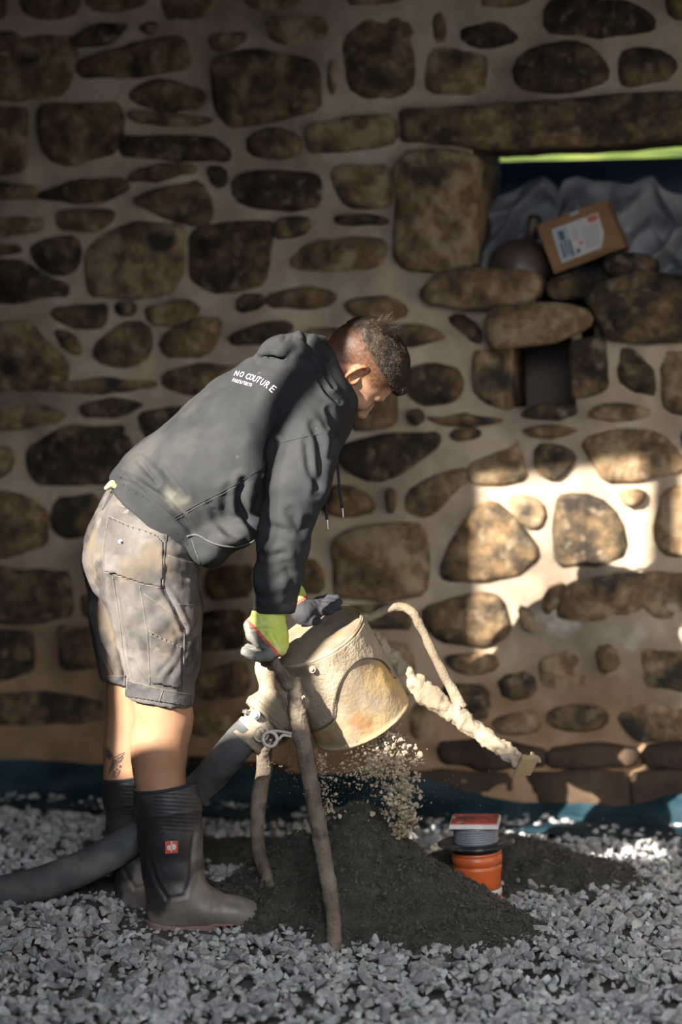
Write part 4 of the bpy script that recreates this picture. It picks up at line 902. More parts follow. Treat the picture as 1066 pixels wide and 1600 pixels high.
# trunk, arms, neck inside the clothes
g.chain([P(225, 830, 5.38), P(300, 760, 5.38), P(380, 690, 5.38), P(455, 630, 5.38)], [.11, .115, .125, .11], .04, sq=((0, 1, 0), 1.2))
g.chain([P(472, 650, 5.24), P(458, 780, 5.155), P(432, 905, 5.16), P(424, 962, 5.18)], [.055, .045, .038, .028], .03)
g.cone(P(424, 962, 5.18), P(434, 1000, 5.18), .026, .022, .01)
g.chain([P(476, 650, 5.53), P(466, 770, 5.575), P(449, 850, 5.54), P(446, 905, 5.48), P(456, 938, 5.425)], [.055, .042, .036, .032, .025], .02)
g.cone(P(458, 938, 5.42), P(485, 950, 5.39), .024, .016, .01)
g.chain([P(455, 615, 5.38), P(500, 590, 5.375), L(0, -.03, -.02)], [.075, .058, .056], .03)
# head
g.ell(L(0, .000, .042), (.074, .095, .080), HM, .02)
g.ell(L(0, .030, .025), (.070, .075, .085), HM, .02)
g.ell(L(0, .042, -.035), (.056, .056, .066), HM, .02)
for s in (-1, 1):
    g.cone(L(s*.052, .008, -.040), L(s*.020, .080, -.085), .016, .018, .025)
    g.cone(L(s*.014, .099, .022), L(s*.045, .082, .022), .010, .009, .012)
    g.ell(L(s*.046, .070, -.018), (.022, .020, .017), HM, .015)
    g.cone(L(s*.011, .104, -.036), L(s*.012, .100, -.034), .0085, .0085, .006)
    g.ell(L(s*.031, .104, .002), (.016, .015, .012), HM, .010, True)
    g.ell(L(s*.031, .083, .001), (.0125, .0125, .0125), HM, .003)
    g.cone(L(s*.020, .0905, .0065), L(s*.042, .086, .0055), .0035, .003, .004)
g.chain([L(0, .094, .016), L(0, .105, -.006), L(0, .117, -.030)], [.007, .008, .0105], .010)
g.cone(L(-.006, .107, -.038), L(.006, .107, -.038), .007, .007, .006)
g.cone(L(-.018, .093, -.053), L(.018, .093, -.053), .0065, .0065, .006); g.cone(L(-.015, .092, -.063), L(.015, .092, -.063), .0072, .0072, .006)
g.cone(L(-.02, .1005, -.0578), L(.02, .1005, -.0578), .0016, .0016, .002, True)
g.cone(L(-.008, .088, -.090), L(.008, .088, -.090), .017, .017, .018)
# ears
for s in (-1, 1):
    ring_ = []
    for t in np.linspace(-.15*PI, 1.55*PI, 14):
        b = -.004-.0175*math.sin(t-.25)*(.85 if math.sin(t) > 0 else .7)-.002; c = .004+.030*math.cos(t-.25)
        ring_.append(L(s*(.075+.010*max(0, math.sin(t))), b, c))
    g.chain(ring_, [.0042]*10+[.0048, .0056, .006, .0055], .002)
    g.ell(L(s*.0715, -.006, .004), (.0065, .017, .027), HM, .004); g.ell(L(s*.083, -.001, -.002), (.011, .0095, .014), HM, .003, True)
    g.chain([L(s*.079, -.010, .020), L(s*.080, -.013, .003), L(s*.078, -.006, -.014)], [.003, .0034, .003], .002)
    g.cone(L(s*.077, .009, -.004), L(s*.077, .008, -.010), .004, .004, .003)
V, F = g.mesh(); V = relax(V, F, 2, .5)
q = V-np.array(Hc); a_ = q@np.array(Sf); b_ = q@np.array(Wf); c_ = q@np.array(Uf)
col = np.ones((len(V), 3)); hd = (np.linalg.norm(q, axis=1) < .2)
hl = .012+np.clip(b_-.045, 0, 1)*1.15+np.clip(-b_-.02, 0, 1)*-1.5     # hairline height
stub = np.clip((c_-hl)/.022+.2, 0, 1)*(b_ < .095)*hd*np.clip((.11-np.abs(a_))/.02, 0, 1)
ear = (np.abs(a_) > .0765) & (c_ < .045) & (c_ > -.04) & (b_ < .02) & (b_ > -.045); stub = np.where(ear, 0, stub)
stub = np.clip(stub*(.95+.25*vnoise(V, 300, 2)), 0, 1); mixc = np.array([.19, .135, .10]); col = col*(1-stub[:, None]*.93)+mixc*stub[:, None]*.93
col[ear & hd] *= np.array([1.05, .72, .62])
lips = hd & (b_ > .085) & (np.abs(c_+.058) < .011) & (np.abs(a_) < .024); col[lips] *= np.array([.9, .6, .6])
brow = hd & (b_ > .078) & (np.abs(c_-.0225) < .0045) & (np.abs(np.abs(a_)-.031) < .018); col[brow] *= .35
beard = hd & (c_ < -.035) & (b_ < .08) & (b_ > -.02); col[beard] *= np.array([.88, .84, .82])
px_, py_ = proj(V); leg_ = V[:, 2] < .6
col[leg_] *= (1-.10*np.clip(vnoise(V[leg_], 45, 8), 0, 1))[:, None]*np.array([1.0, .97, .95])
Vb, Fb = V, F
body = link('body', mesh_np('body', V, F, True, col), man, [M_skin])
bv_b = bvh_of(V, F)

# ---- hair: short sides are stubble, longer on top
g = Grid(np.arange(Hc.x-.14, Hc.x+.17, .0028), np.arange(Hc.y-.13, Hc.y+.15, .0028), np.arange(Hc.z-.12, Hc.z+.15, .0028))
g.ell(L(0, .002, .058), (.0705, .0955, .0785), HM, .01); g.ell(L(0, .030, .056), (.066, .076, .076), HM, .02)
g.ell(L(0, .095, .078), (.045, .022, .022), HM, .02)
lid_n = (Uf*.80+Wf*.02).normalized()
g.plane_cut(L(0, .085, .060), (-Uf*.8+Wf*.05)); g.plane_cut(L(0, -.085, .04), (-Uf*.8-Wf*.6))
Vh, Fh = g.mesh(); Vh = relax(Vh, Fh, 3); nh = vnormals(Vh, Fh)
qh = Vh-np.array(Hc); bh = qh@np.array(Wf); ch = qh@np.array(Uf); ah = qh@np.array(Sf)
Vh = Vh+nh*((fbm(np.stack([ah*110, bh*35, ch*60], -1), 1, 3, 4)*.0034)+.0006)[:, None]
hair = link('hair', mesh_np('hair', Vh, Fh), man, [M_hair])
# strands
def strands(base, nrm, ln, wd, lift, curl):
    n = len(base); fw = np.array(Wf)[None]*.9-np.array(Uf)[None]*.25+rng.normal(size=(n, 3))*.28
    fw = fw-nrm*np.sum(fw*nrm, 1)[:, None]; fw /= np.linalg.norm(fw, axis=1)[:, None]
    side = np.cross(nrm, fw); side /= np.linalg.norm(side, axis=1)[:, None]+1e-9
    P0 = base-nrm*.001; P1 = P0+(fw*.5+nrm*lift[:, None])*ln[:, None]*.6; P2 = P1+(fw*.8+nrm*(lift[:, None]*.3-curl))*ln[:, None]*.55
    w = wd[:, None]
    Vv = np.stack([P0-side*w, P0+side*w, P1-side*w*.8, P1+side*w*.8, P2], 1).reshape(-1, 3)
    o = np.arange(n)[:, None]*5; Ff = np.concatenate([o+np.array([[0, 1, 3]]), o+np.array([[0, 3, 2]]), o+np.array([[2, 3, 4]])]); return Vv, Ff
up_ok = np.nonzero((nh@np.array(Uf) > -.2))[0]; k_ = rng.choice(up_ok, 9000)
ln = rng.uniform(.007, .016, 9000); V1, F1 = strands(Vh[k_], nh[k_], ln, np.full(9000, .00045), rng.uniform(.15, .6, 9000), .25)
fr_ = np.nonzero((bh > .075) & (ch > .045))[0]; k2 = rng.choice(fr_, 1200); V2, F2 = strands(Vh[k2], nh[k2], rng.uniform(.012, .024, 1200), np.full(1200, .0005), rng.uniform(.1, .4, 1200), .5)
# cowlick at the crown
cw = np.array(L(.02, -.045, .125)); dcl = np.linalg.norm(Vh-cw, axis=1); k3 = rng.choice(np.nonzero(dcl < .028)[0], 420); V3, F3 = strands(Vh[k3], nh[k3], rng.uniform(.014, .034, 420), np.full(420, .0003), rng.uniform(.9, 1.8, 420), .1)
nb = vnormals(Vb, Fb); sb_ = np.nonzero((stub > .5) & hd)[0]; k4 = rng.choice(sb_, 6000); V4, F4 = strands(Vb[k4], nb[k4], rng.uniform(.0025, .005, 6000), np.full(6000, .00028), rng.uniform(.3, .8, 6000), .1)
Vs_ = np.concatenate([V1, V2, V3, V4]); Fs_ = np.concatenate([F1, F2+len(V1), F3+len(V1)+len(V2), F4+len(V1)+len(V2)+len(V3)])
st = link('hair_strands', mesh_np('hair_strands', Vs_, Fs_, False), hair, [M_hair]); st['kind'] = 'stuff'

# ---- shorts
g = Grid.box((P(118, 900, 5.38).x, 5.12, P(0, 1125, 5.38).z), (P(345, 900, 5.3).x, 5.66, P(0, 725, 5.38).z), .0045)
g.chain([P(256, 792, 5.38), P(240, 818, 5.38), P(222, 862, 5.38)], [.108, .124, .131], .03, sq=((0, 1, 0), 1.30))
g.ell(P(196, 868, 5.33), (.095, .09, .12), None, .03); g.ell(P(190, 870, 5.46), (.085, .09, .12), None, .03)
g.chain([P(232, 880, 5.30), P(246, 960, 5.295), P(252, 1020, 5.295), P(249, 1098, 5.295)], [.118, .101, .088, .0765], .03)
g.cone(P(249, 1072, 5.295), P(248, 1098, 5.295), .081, .079, .004)
g.chain([P(212, 880, 5.46), P(209, 960, 5.48), P(212, 1020, 5.49), P(211, 1090, 5.49)], [.118, .104, .088, .075], .03)
g.cone(P(212, 1062, 5.49), P(211, 1090, 5.49), .079, .078, .004)
g.plane_cut(P(248, 804, 5.38), (.67, 0, .74))
g.plane_cut(P(249, 1096, 5.295), (-.16, 0, -1)); 
g.plane_cut(P(211, 1086, 5.49), (-.2, 0, -1), lo=(-.7, 5.395, .2), hi=(.2, 5.8, .6))
g.cone(P(252, 1060, 5.295), P(249, 1120, 5.295), .066, .073, .0, True); g.cone(P(212, 1050, 5.49), P(211, 1120, 5.49), .064, .071, .0, True)
V, F = g.mesh(); V = relax(V, F, 2)
V = folds(V, F, [(smooth_px(p), d, w) for p, d, w in [
    ([(178, 900), (184, 950), (192, 1010), (200, 1060)], 7, 5), ([(255, 920), (272, 950), (288, 985)], 6, 3.5), ([(150, 815), (138, 850), (143, 900), (155, 930)], 5, 7),
    ([(262, 842), (285, 850), (305, 852)], 4, 4), ([(258, 866), (285, 872), (311, 872)], 4, 4), ([(262, 890), (290, 900), (314, 896)], 3.5, 5), ([(225, 930), (255, 960), (280, 985)], 4, 8),
    ([(205, 990), (230, 970), (250, 945)], 4, 10), ([(262, 1060), (275, 1040), (284, 1020)], 4, 5), ([(250, 1050), (268, 1030), (280, 1000)], 3, 4), ([(290, 1000), (305, 985), (312, 960)], 4, 5), ([(290, 1040), (300, 1020), (308, 1000)], 4, 5),
    ([(160, 1010), (170, 1035), (178, 1055)], 5, 4), ([(180, 860), (210, 880), (240, 905)], 3, 7), ([(146, 925), (165, 960), (175, 1000)], 4, 8), ([(225, 1068), (214, 1050), (206, 1035)], 3.5, 4)]])
V = V+vnormals(V, F)*(fbm(V, 9, 2, 91)*.004+fbm(V, 34, 3, 92)*.0016+(.5-np.abs(fbm(V*np.array([1, 1, .6]), 26, 2, 98)))*.0024)[:, None]
shorts = link('shorts', mesh_np('shorts', V, F), man, [M_shorts]); bv_s = bvh_of(V, F)
for p, r_ in [([(169, 806), (161, 857), (163, 894), (179, 898), (222, 913), (254, 919), (257, 847), (243, 834), (205, 822), (169, 806)], .0012), ([(169, 815), (205, 830), (253, 846)], .001), ([(176, 902), (186, 962), (192, 1015), (201, 1062)], .0013),
              ([(173, 830), (174, 860), (177, 897)], .0009), ([(218, 915), (224, 950), (230, 989), (233, 1030), (234, 1070)], .0012), ([(233, 986), (258, 999), (285, 1012)], .0013), ([(234, 992), (258, 1006), (284, 1018)], .001), ([(288, 991), (287, 1040), (285, 1083)], .0011), ([(283, 1010), (282, 1050), (281, 1080)], .0009),
              ([(176, 787), (225, 800), (259, 819)], .001), ([(225, 928), (258, 950), (290, 975)], .0009), ([(262, 868), (290, 878), (310, 880)], .0009), ([(278, 944), (308, 946)], .0009), ([(190, 830), (222, 868), (250, 915)], .0008)]:
    seam('seam', bv_s, p, r_, M_sseam, shorts, .0003, smooth=False)
for p, r_ in [([(262, 824), (257, 870), (255, 918), (271, 950), (288, 983)], .0018), ([(181, 764), (170, 782), (160, 797)], .0022), ([(255, 918), (246, 919)], .0016), ([(288, 983), (289, 1010), (286, 1050), (284, 1080)], .0012), ([(150, 1000), (165, 1030), (177, 1053)], .0012)]:
    seam('dark_seam', bv_s, p, r_, M_sdark, shorts, .0002, smooth=False)
for p in ([(258, 812), (257, 832)], [(176, 764), (160, 796)]): seam('belt_loop', bv_s, p, .0035, M_sseam if p[0][0] > 200 else M_shorts, shorts, .001, smooth=False)
def patch(name, bvh, poly, off, m, parent, th=.0012, n=14):
    """cloth patch laid on a surface: polygon in px, triangulated as a fine grid"""
    xs = np.array([p[0] for p in poly]); ys = np.array([p[1] for p in poly]); X = np.linspace(xs.min(), xs.max(), n); Y = np.linspace(ys.min(), ys.max(), n)
    gx, gy = np.meshgrid(X, Y, indexing='ij'); ins = inpoly(gx.ravel(), gy.ravel(), poly).reshape(n, n); vs = {}; bm = bmesh.new()
    def gv(i, j):
        if (i, j) not in vs:
            p = on_surf(bvh, gx[i, j], gy[i, j], off); vs[(i, j)] = bm.verts.new(p) if p else None
        return vs[(i, j)]
    for i in range(n-1):
        for j in range(n-1):
            if ins[i, j] and ins[i+1, j] and ins[i, j+1] and ins[i+1, j+1]:
                q = [gv(i, j), gv(i, j+1), gv(i+1, j+1), gv(i+1, j)]
                if all(q): bm.faces.new(q)
    o = link(name, from_bm(name, bm, True), parent, [m])
    if th: md = o.modifiers.new('s', 'SOLIDIFY'); md.thickness = th; md.offset = 0
    return o
patch('back_pocket', bv_s, [(169, 806), (161, 857), (163, 894), (179, 898), (222, 913), (254, 919), (257, 847), (243, 834), (205, 822)], .0012, M_shorts, shorts, .0022, 40)
patch('thigh_pocket', bv_s, [(233, 986), (285, 1010), (284, 1078), (235, 1068)], .0012, M_shorts, shorts, .0022, 30)
patch('turned_up_cuff', bv_s, [(201, 1064), (254, 1077), (299, 1086), (299, 1104), (196, 1088)], .002, M_cuff, shorts, .004, 44)
patch('turned_up_cuff', bv_s, [(160, 1055), (197, 1055), (198, 1088), (160, 1083)], .002, M_cuff, shorts, .004, 26)
seam('seam', bv_s, [(201, 1064), (254, 1077), (298, 1086)], .0011, M_sseam, shorts, .0035, False); seam('seam', bv_s, [(161, 1055), (197, 1056)], .001, M_sseam, shorts, .0035, False)
seam('seam', bv_s, [(255, 1078), (249, 1096)], .001, M_sseam, shorts, .004, False)
bpn = on_surf(bv_s, 188, 846, .003)
disc_bolt('button', 188, 846, bpn.y-.003, .0048, shorts, M_white)

# ---- hooded sweatshirt
g = Grid.box((P(158, 800, 5.38).x, 5.03, P(0, 975, 5.2).z), (P(560, 700, 5.3).x, 5.74, P(0, 505, 5.38).z), .0045)
tor = [(243, 806, .140), (283, 776, .154), (350, 736, .170), (402, 688, .168), (452, 645, .147), (482, 622, .112)]
g.chain([P(x, y, 5.38) for x, y, r in tor], [r for _, _, r in tor], .03, sq=((0, 1, 0), 1.22))
g.plane_cut(P(245, 822, 5.38), (-.72, 0, -.69))
g.ell(P(238, 752, 5.38), (.095, .17, .055), [[.8, 0, .6], [0, 1, 0], [-.6, 0, .8]], .03)
g.ell(P(352, 838, 5.26), (.085, .10, .042), [[.95, 0, .3], [0, 1, 0], [-.3, 0, .95]], .02)
g.ell(P(328, 862, 5.26), (.040, .09, .036), None, .02)
# near sleeve
sl = [(470, 665, 5.225, .074), (474, 705, 5.17, .0765), (467, 757, 5.145, .068), (453, 800, 5.135, .0575), (443, 850, 5.14, .0545), (434, 900, 5.155, .050), (427, 962, 5.18, .0435)]
g.chain([P(*q[:3]) for q in sl], [q[3] for q in sl], .016)
fs = [(478, 655, 5.52, .078), (478, 705, 5.57, .074), (468, 770, 5.58, .060), (450, 850, 5.54, .048), (447, 905, 5.48, .042), (455, 940, 5.43, .036)]
g.chain([P(*q[:3]) for q in fs], [q[3] for q in fs], .016)
# shoulders up to the neck
g.cone(P(486, 640, 5.27), P(500, 610, 5.33), .078, .062, .03); g.cone(P(486, 640, 5.50), P(500, 605, 5.44), .078, .062, .03)
# hood
g.ell(P(443, 548, 5.38), (.056, .115, .036), [[.97, 0, .2], [0, 1, 0], [-.2, 0, .97]], .004)
g.ell(P(474, 566, 5.38), (.062, .120, .046), [[.9, 0, -.35], [0, 1, 0], [.35, 0, .9]], .02)
gx = np.array([.98, 0, .18]); gz = np.array([-.18, 0, .98]); NC = np.array(P(516, 588, 5.38)); ring_ = []
for t in np.linspace(0, 2*PI, 21):
    cz = math.cos(t); ring_.append(NC+gz*(.070*cz if cz > 0 else .078*cz)+np.array([0, 1, 0])*(.088*math.sin(t))-gx*.012*math.cos(t)+gx*(.012 if cz < 0 else 0)*abs(cz))
g.chain(ring_, [.0285-.004*math.cos(t) for t in np.linspace(0, 2*PI, 21)], .012)
ring2 = [p-gx*.042 for p in ring_]; g.chain(ring2, [.036]*21, .02)
# openings: neck and cuffs hollowed
g.cone(NC-gx*.005, NC+gx*.08, .060, .072, .006, True)
g.plane_cut(P(426, 956, 5.18), (.02, 0, -1), lo=(-.6, 5.0, .5), hi=(.1, 5.33, .9)); g.cone(P(428, 930, 5.17), P(427, 985, 5.18), .034, .037, 0, True)
g.plane_cut(P(462, 940, 5.43), (.55, -.1, -.83), lo=(-.2, 5.335, .6), hi=(.1, 5.7, .95))
V, F = g.mesh(); V = relax(V, F, 2)
FL = [([(433, 694), (425, 725), (420, 765), (418, 800), (417, 835), (408, 850)], 12, 5), ([(414, 742), (410, 770), (401, 799)], 10, 7), ([(380, 752), (374, 783), (387, 810), (401, 834)], 12, 6),
      ([(250, 727), (268, 750), (286, 775)], 6, 6), ([(218, 722), (232, 738), (246, 755)], 6, 4), ([(190, 742), (215, 752), (260, 785), (305, 838)], 7, 5), ([(360, 765), (350, 800), (362, 830)], 6, 8),
      ([(330, 790), (345, 820), (380, 842)], 6, 6), ([(490, 665), (500, 700), (502, 740), (494, 770)], 6, 6), ([(478, 690), (484, 730), (497, 760)], 5, 5), ([(455, 800), (468, 830), (480, 815)], 6, 7),
      ([(410, 800), (425, 820), (450, 830)], 4, 6), ([(405, 860), (420, 868), (445, 862)], 4, 5), ([(402, 900), (420, 905), (445, 895)], 3, 6), ([(400, 930), (418, 934), (440, 926)], 3, 5), ([(440, 870), (455, 900), (452, 935)], 4, 7),
      ([(492, 562), (505, 580), (520, 606)], 8, 3), ([(500, 590), (512, 612), (530, 628)], 8, 3.5), ([(411, 560), (424, 556), (442, 561)], 16, 3.2), ([(443, 533), (447, 527), (446, 522)], 4, 3), ([(478, 520), (482, 532), (492, 545), (508, 560)], 13, 5), ([(470, 528), (480, 536)], 6, 4), ([(440, 560), (470, 548), (495, 560)], 4, 6),
      ([(310, 650), (330, 690), (335, 740)], 2.5, 12), ([(280, 690), (320, 690), (380, 680)], 2.5, 9), ([(518, 680), (520, 690), (516, 715)], 5, 4), ([(515, 640), (522, 660), (524, 680)], 5, 4)]
V = folds(V, F, [(smooth_px(p), d, w) for p, d, w in FL])
V = V+vnormals(V, F)*(fbm(V, 8, 2, 95)*.004+fbm(V, 26, 2, 96)*.0014+(.5-np.abs(fbm(V*np.array([1, 1, .7]), 15, 2, 99)))*.0030)[:, None]
hc = np.ones((len(V), 3)); _b = bvh_of(V, F)
for sx_, sy_, sr in ((272, 782, .020), (288, 792, .022), (262, 774, .014)):
    q = np.array(on_surf(_b, sx_, sy_)); dd = np.linalg.norm(V-q, axis=1)/sr*(1+.4*fbm(V, 60, 2, 5)); hc += np.exp(-dd**3)[:, None]*np.array([[1.3, 1.1, .75]])
hoodie = link('hooded_sweatshirt', mesh_np('hooded_sweatshirt', V, F, True, hc), man, [M_hood]); bv_h = bvh_of(V, F)
for p, r_ in [([(430, 696), (447, 690), (480, 682), (519, 676)], .0011), ([(272, 809), (310, 787), (340, 772), (380, 750), (423, 723)], .0011), ([(440, 576), (475, 585), (502, 603), (520, 619), (530, 629)], .0012), ([(416, 860), (414, 900), (416, 950)], .0009)]:
    seam('seam', bv_h, p, r_, M_hoodseam, hoodie, .0002)
seam('seam_edge', bv_h, [(274, 812), (310, 791), (342, 775), (380, 754)], .0007, M_edge, hoodie, .0004)
seam('pocket_edge', bv_h, [(292, 838), (308, 836), (325, 845), (345, 852), (370, 854), (392, 847), (401, 839)], .0028, M_edge, hoodie, .001)
seam('pocket_edge', bv_h, [(300, 842), (306, 862), (314, 882)], .0014, M_edge, hoodie, .0006)
# ribbed hem and cuff
for q in range(16):
    s_ = q/15; x0, y0 = 184+118*s_, 752+124*s_; seam('hem_rib', bv_h, [(x0, y0), (x0+9, y0-11)], .0010, M_hood, hoodie, -.0008, False)
seam('hem_seam', bv_h, [(193, 738), (225, 768), (262, 800), (300, 838)], .0011, M_hoodseam, hoodie, .0002)
hb = [np.array(p)+gx*.020 for p in ring_]
link('hood_binding', mesh_mixed('hood_binding', [tube(hb, .0075, ns=8, steps=3)]), hoodie, [M_hoodseam])
for pts in ([(523, 690, 5.27), (527, 720, 5.255), (531, 765, 5.25), (535, 794, 5.25)], [(505, 735, 5.24), (507, 765, 5.23), (509, 790, 5.228), (511, 812, 5.228)]):
    o = tube_obj('drawstring', [P(*p) for p in pts], [.0032, .0034, .0034, .0036], M_hoodseam, hoodie, ns=8)
    x, y, Y = pts[-1]; tube_obj('metal_tip', [P(x, y, Y), P(x+.5, y+7, Y), P(x+1, y+15, Y)], [.0026, .0024, .002], M_steel, o, ns=8)
g = Grid.box(tuple(P(155, 785, 5.25)), tuple(P(215, 740, 5.52)), .003)
for Y in np.linspace(5.27, 5.47, 8): g.chain([P(166, 763, Y), P(175, 757, Y), P(190, 764, Y), P(203, 776, Y)], [.0045, .006, .006, .006], .012)
V, F = g.mesh(); V = V+vnormals(V, F)*(fbm(V, 60, 2, 3)*.003)[:, None]; link('undershirt', mesh_np('undershirt', V, F), man, [M_yellow])
# dust patch print and lettering
def glyphs(text, items, m, parent, name='lettering'):
    """items: (centre px, centre py, width px, height px, rotation deg, slant)"""
    allv = []; allf = []
    for chv, (cx, cy, w_, h_, rot, sl_) in zip(text, items):
        cu = bpy.data.curves.new('t', 'FONT'); cu.body = chv; cu.size = 1; cu.offset = 0; cu.resolution_u = 3
        to = bpy.data.objects.new('t', cu); C.objects.link(to); dg = bpy.context.evaluated_depsgraph_get(); dg.update()
        me = bpy.data.meshes.new_from_object(to.evaluated_get(dg)); vs = np.array([v.co[:] for v in me.vertices]); fs = [list(p.vertices) for p in me.polygons]
        bpy.data.objects.remove(to); 
        mn, mx_ = vs.min(0), vs.max(0); u = (vs[:, 0]-(mn[0]+mx_[0])/2)/max(mx_[0]-mn[0], .2); v = (vs[:, 1]-(mn[1]+mx_[1])/2)/(mx_[1]-mn[1])
        X = u*w_*.86+v*sl_*h_; Y = -v*h_; c, s = math.cos(math.radians(rot)), math.sin(math.radians(rot))
        o = len(allv)
        for xx, yy in zip(cx+X*c-Y*s, cy+X*s+Y*c):
            p = on_surf(bv_h, xx, yy, .0018) or P(xx, yy, 5.25); allv.append(tuple(p))
        allf += [[i+o for i in f] for f in fs]
    me = bpy.data.meshes.new(name); me.from_pydata(allv, [], allf); me.update(); return link(name, me, parent, [m])
glyphs('NOCOUTURE', [(370.5, 584, 7, 8.5, 8, .35), (378.5, 585.5, 6.5, 8.5, 10, .3), (388, 588.5, 6.5, 9, 14, .3), (393.5, 590, 6, 9.5, 17, .28), (399, 592.3, 6, 9.5, 20, .25), (404.5, 594, 6, 10, 24, .2), (411, 597.5, 6.5, 10, 30, .15), (418, 601.5, 7, 10.5, 34, .1), (426.5, 608, 8, 11, 40, .05)], M_thread, hoodie)
t2 = 'PARIS/TOKYO'; glyphs(t2, [(365.2+k*2.75, 594.2+k*.78, 2.3, 5.4, 14, .2) for k in range(len(t2))], M_thread, hoodie)

# ---- boots
def boot(dx, dy, Y, name_label=None):
    Q = lambda x, y, Yo=0: P(x+dx, y+dy, Y+Yo)
    lo = Q(200, 1460); hi = Q(425, 1205)
    g = Grid.box((lo.x, Y-.075, lo.z), (hi.x, Y+.08, hi.z), .0035)
    sh = [(260, 1205, .0755), (262, 1260, .074), (266, 1310, .072), (271, 1360, .069), (276, 1395, .066), (274, 1420, .062)]
    g.chain([Q(x, y) for x, y, r in sh], [r for _, _, r in sh], .02, sq=((0, 1, 0), .86))
    g.chain([Q(282, 1402), Q(325, 1418), Q(368, 1424), Q(395, 1427)], [.050, .036, .0295, .0245], .03, sq=((0, 1, 0), 1.35))
    g.chain([Q(262, 1425), Q(385, 1432)], [.046, .03], .02)
    g.plane_cut(Q(270, 1440), (0, 0, -1))
    g.plane_cut(Q(260, 1227), (-.13, 0, 1))
    g.cone(Q(260, 1190), Q(262, 1250), .0675, .065, 0, True, sq=((0, 1, 0), .83))
    rc = Q(260, 1227.5); rim = [rc+Vector((.0735*math.cos(t), .063*math.sin(t), .0735*math.cos(t)*.165)) for t in np.linspace(0, 2*PI, 41)]
    V, F = g.mesh(); V = relax(V, F, 2)
    x, y = proj(V); x = x-dx; y = y-dy; n = vnormals(V, F)
    rib = np.sin((y-.06*x)*2*PI/6.2)*.0008*((y > 1236) & (y < 1300) & (x > 238+(y-1240)*.18))
    band = .0016*(np.exp(-((y-1274-(260-x)*.14)/2.2)**2)+np.clip((1236+(260-x)*.13-y)/3, 0, 1))
    spur = -.002*np.exp(-((x-333)/3.5)**2)*(y > 1385)*(y < 1425)
    V = V+n*(rib+band+spur+fbm(V, 22, 2, 14)*.0012)[:, None]
    V = folds(V, F, [([(318+dx, 1360+dy), (330+dx, 1385+dy), (350+dx, 1398+dy)], 3, 4), ([(232+dx, 1340+dy), (246+dx, 1380+dy), (262+dx, 1405+dy)], 2.5, 3), ([(262+dx, 1405+dy), (290+dx, 1400+dy), (298+dx, 1370+dy), (300+dx, 1330+dy), (305+dx, 1300+dy)], 2.5, 3), ([(335+dx, 1400+dy), (370+dx, 1412+dy)], 2, 4)])
    nz = fbm(V, 14, 4, 33)
    mud = np.clip((y-1372-45*nz-np.clip(285-x, 0, 60)*.55)/22, 0, 1); mud = np.maximum(mud, np.clip((x-292-22*nz)/8, 0, 1)*np.clip((y-1280)/30, 0, 1)*.75*(1-np.exp(-((y-1357-(x-300)*-.5)/9)**2)))
    mud = np.maximum(mud, .22*np.clip((x-285)/20, 0, 1)); mud = np.maximum(mud, .15*np.clip(nz*3-.4, 0, 1))
    black = np.ones((len(V), 3)); dusty = np.array([8.6, 7.3, 6.0]); col = black*(1-mud[:, None])+dusty*mud[:, None]
    b = link('rubber_boot', mesh_np('rubber_boot', V, F, True, col), man, [M_boot])
    link('boot_rim', mesh_mixed('boot_rim', [tube(rim, .0042, ns=8, steps=1, cap=False)]), b, [M_hoodseam])
    # sole with treads
    g = Grid.box((lo.x, Y-.07, Q(0, 1466).z), (hi.x+.01, Y+.075, Q(0, 1425).z), .003)
    g.chain([Q(266, 1440), Q(300, 1438)], [.056, .045], .01, sq=((0, 1, 0), .86)); g.chain([Q(300, 1438), Q(350, 1436), Q(383, 1433)], [.045, .05, .046], .01, sq=((0, 1, 0), .92))
    g.plane_cut(Q(270, 1436), (0.0, 0, 1))
    g.plane_cut(Q(270, 1456), (-.02, 0, -1), lo=(lo.x, Y-.1, -.05), hi=(Q(306, 0).x, Y+.1, .2)); g.plane_cut(Q(350, 1450), (.12, 0, -1), lo=(Q(306, 0).x, Y-.1, -.05), hi=(hi.x+.02, Y+.1, .2))
    for xx in range(238, 298, 13): g.cone(Q(xx, 1457, -.08), Q(xx, 1457, .08), .0062, .0062, 0, True)
    for xx in range(345, 412, 11): g.cone(Q(xx, 1451-(xx-345)*.10, -.08), Q(xx, 1451-(xx-345)*.10, .08), .0055, .0055, 0, True)
    V2, F2 = g.mesh(); V2 = relax(V2, F2, 1); link('sole', mesh_np('sole', V2, F2), b, [M_sole])
    return b, bvh_of(V, F)
M_logo = mat('red_badge', [(.42, .055, .04), (.5, .08, .06)], 30, .6, 0); M_logo2 = mat('cream_emblem', [(.55, .48, .38), (.62, .55, .44)], 30, .6, 0)
b1, bvb = boot(0, 0, 5.30); b2, bvb2 = boot(-51, -17, 5.49)
bd = patch('badge', bvb, [(257, 1314), (278.5, 1312.5), (279, 1333), (258, 1335)], .0016, M_logo, b1, .0008, 22)
def ellp(cx, cy, rx, ry, a0=0, a1=360, n=20): return [(cx+rx*math.cos(math.radians(a)), cy+ry*math.sin(math.radians(a))) for a in np.linspace(a0, a1, n)]
patch('emblem_wing', bvb, ellp(264.6, 1324.3, 3.9, 4.6), .0028, M_logo2, bd, .0006, 16); patch('emblem_wing', bvb, ellp(271.4, 1323, 3.9, 5.4), .0028, M_logo2, bd, .0006, 16)
patch('emblem_neck', bvb, [(267, 1314.5), (270, 1314.5), (269, 1318), (269.2, 1333), (266.8, 1333)], .0034, M_logo2, bd, .0006, 14); patch('emblem_bar', bvb, [(267.4, 1320), (268.6, 1320), (268.6, 1328), (267.4, 1328)], .0040, M_logo, bd, .0004, 10)
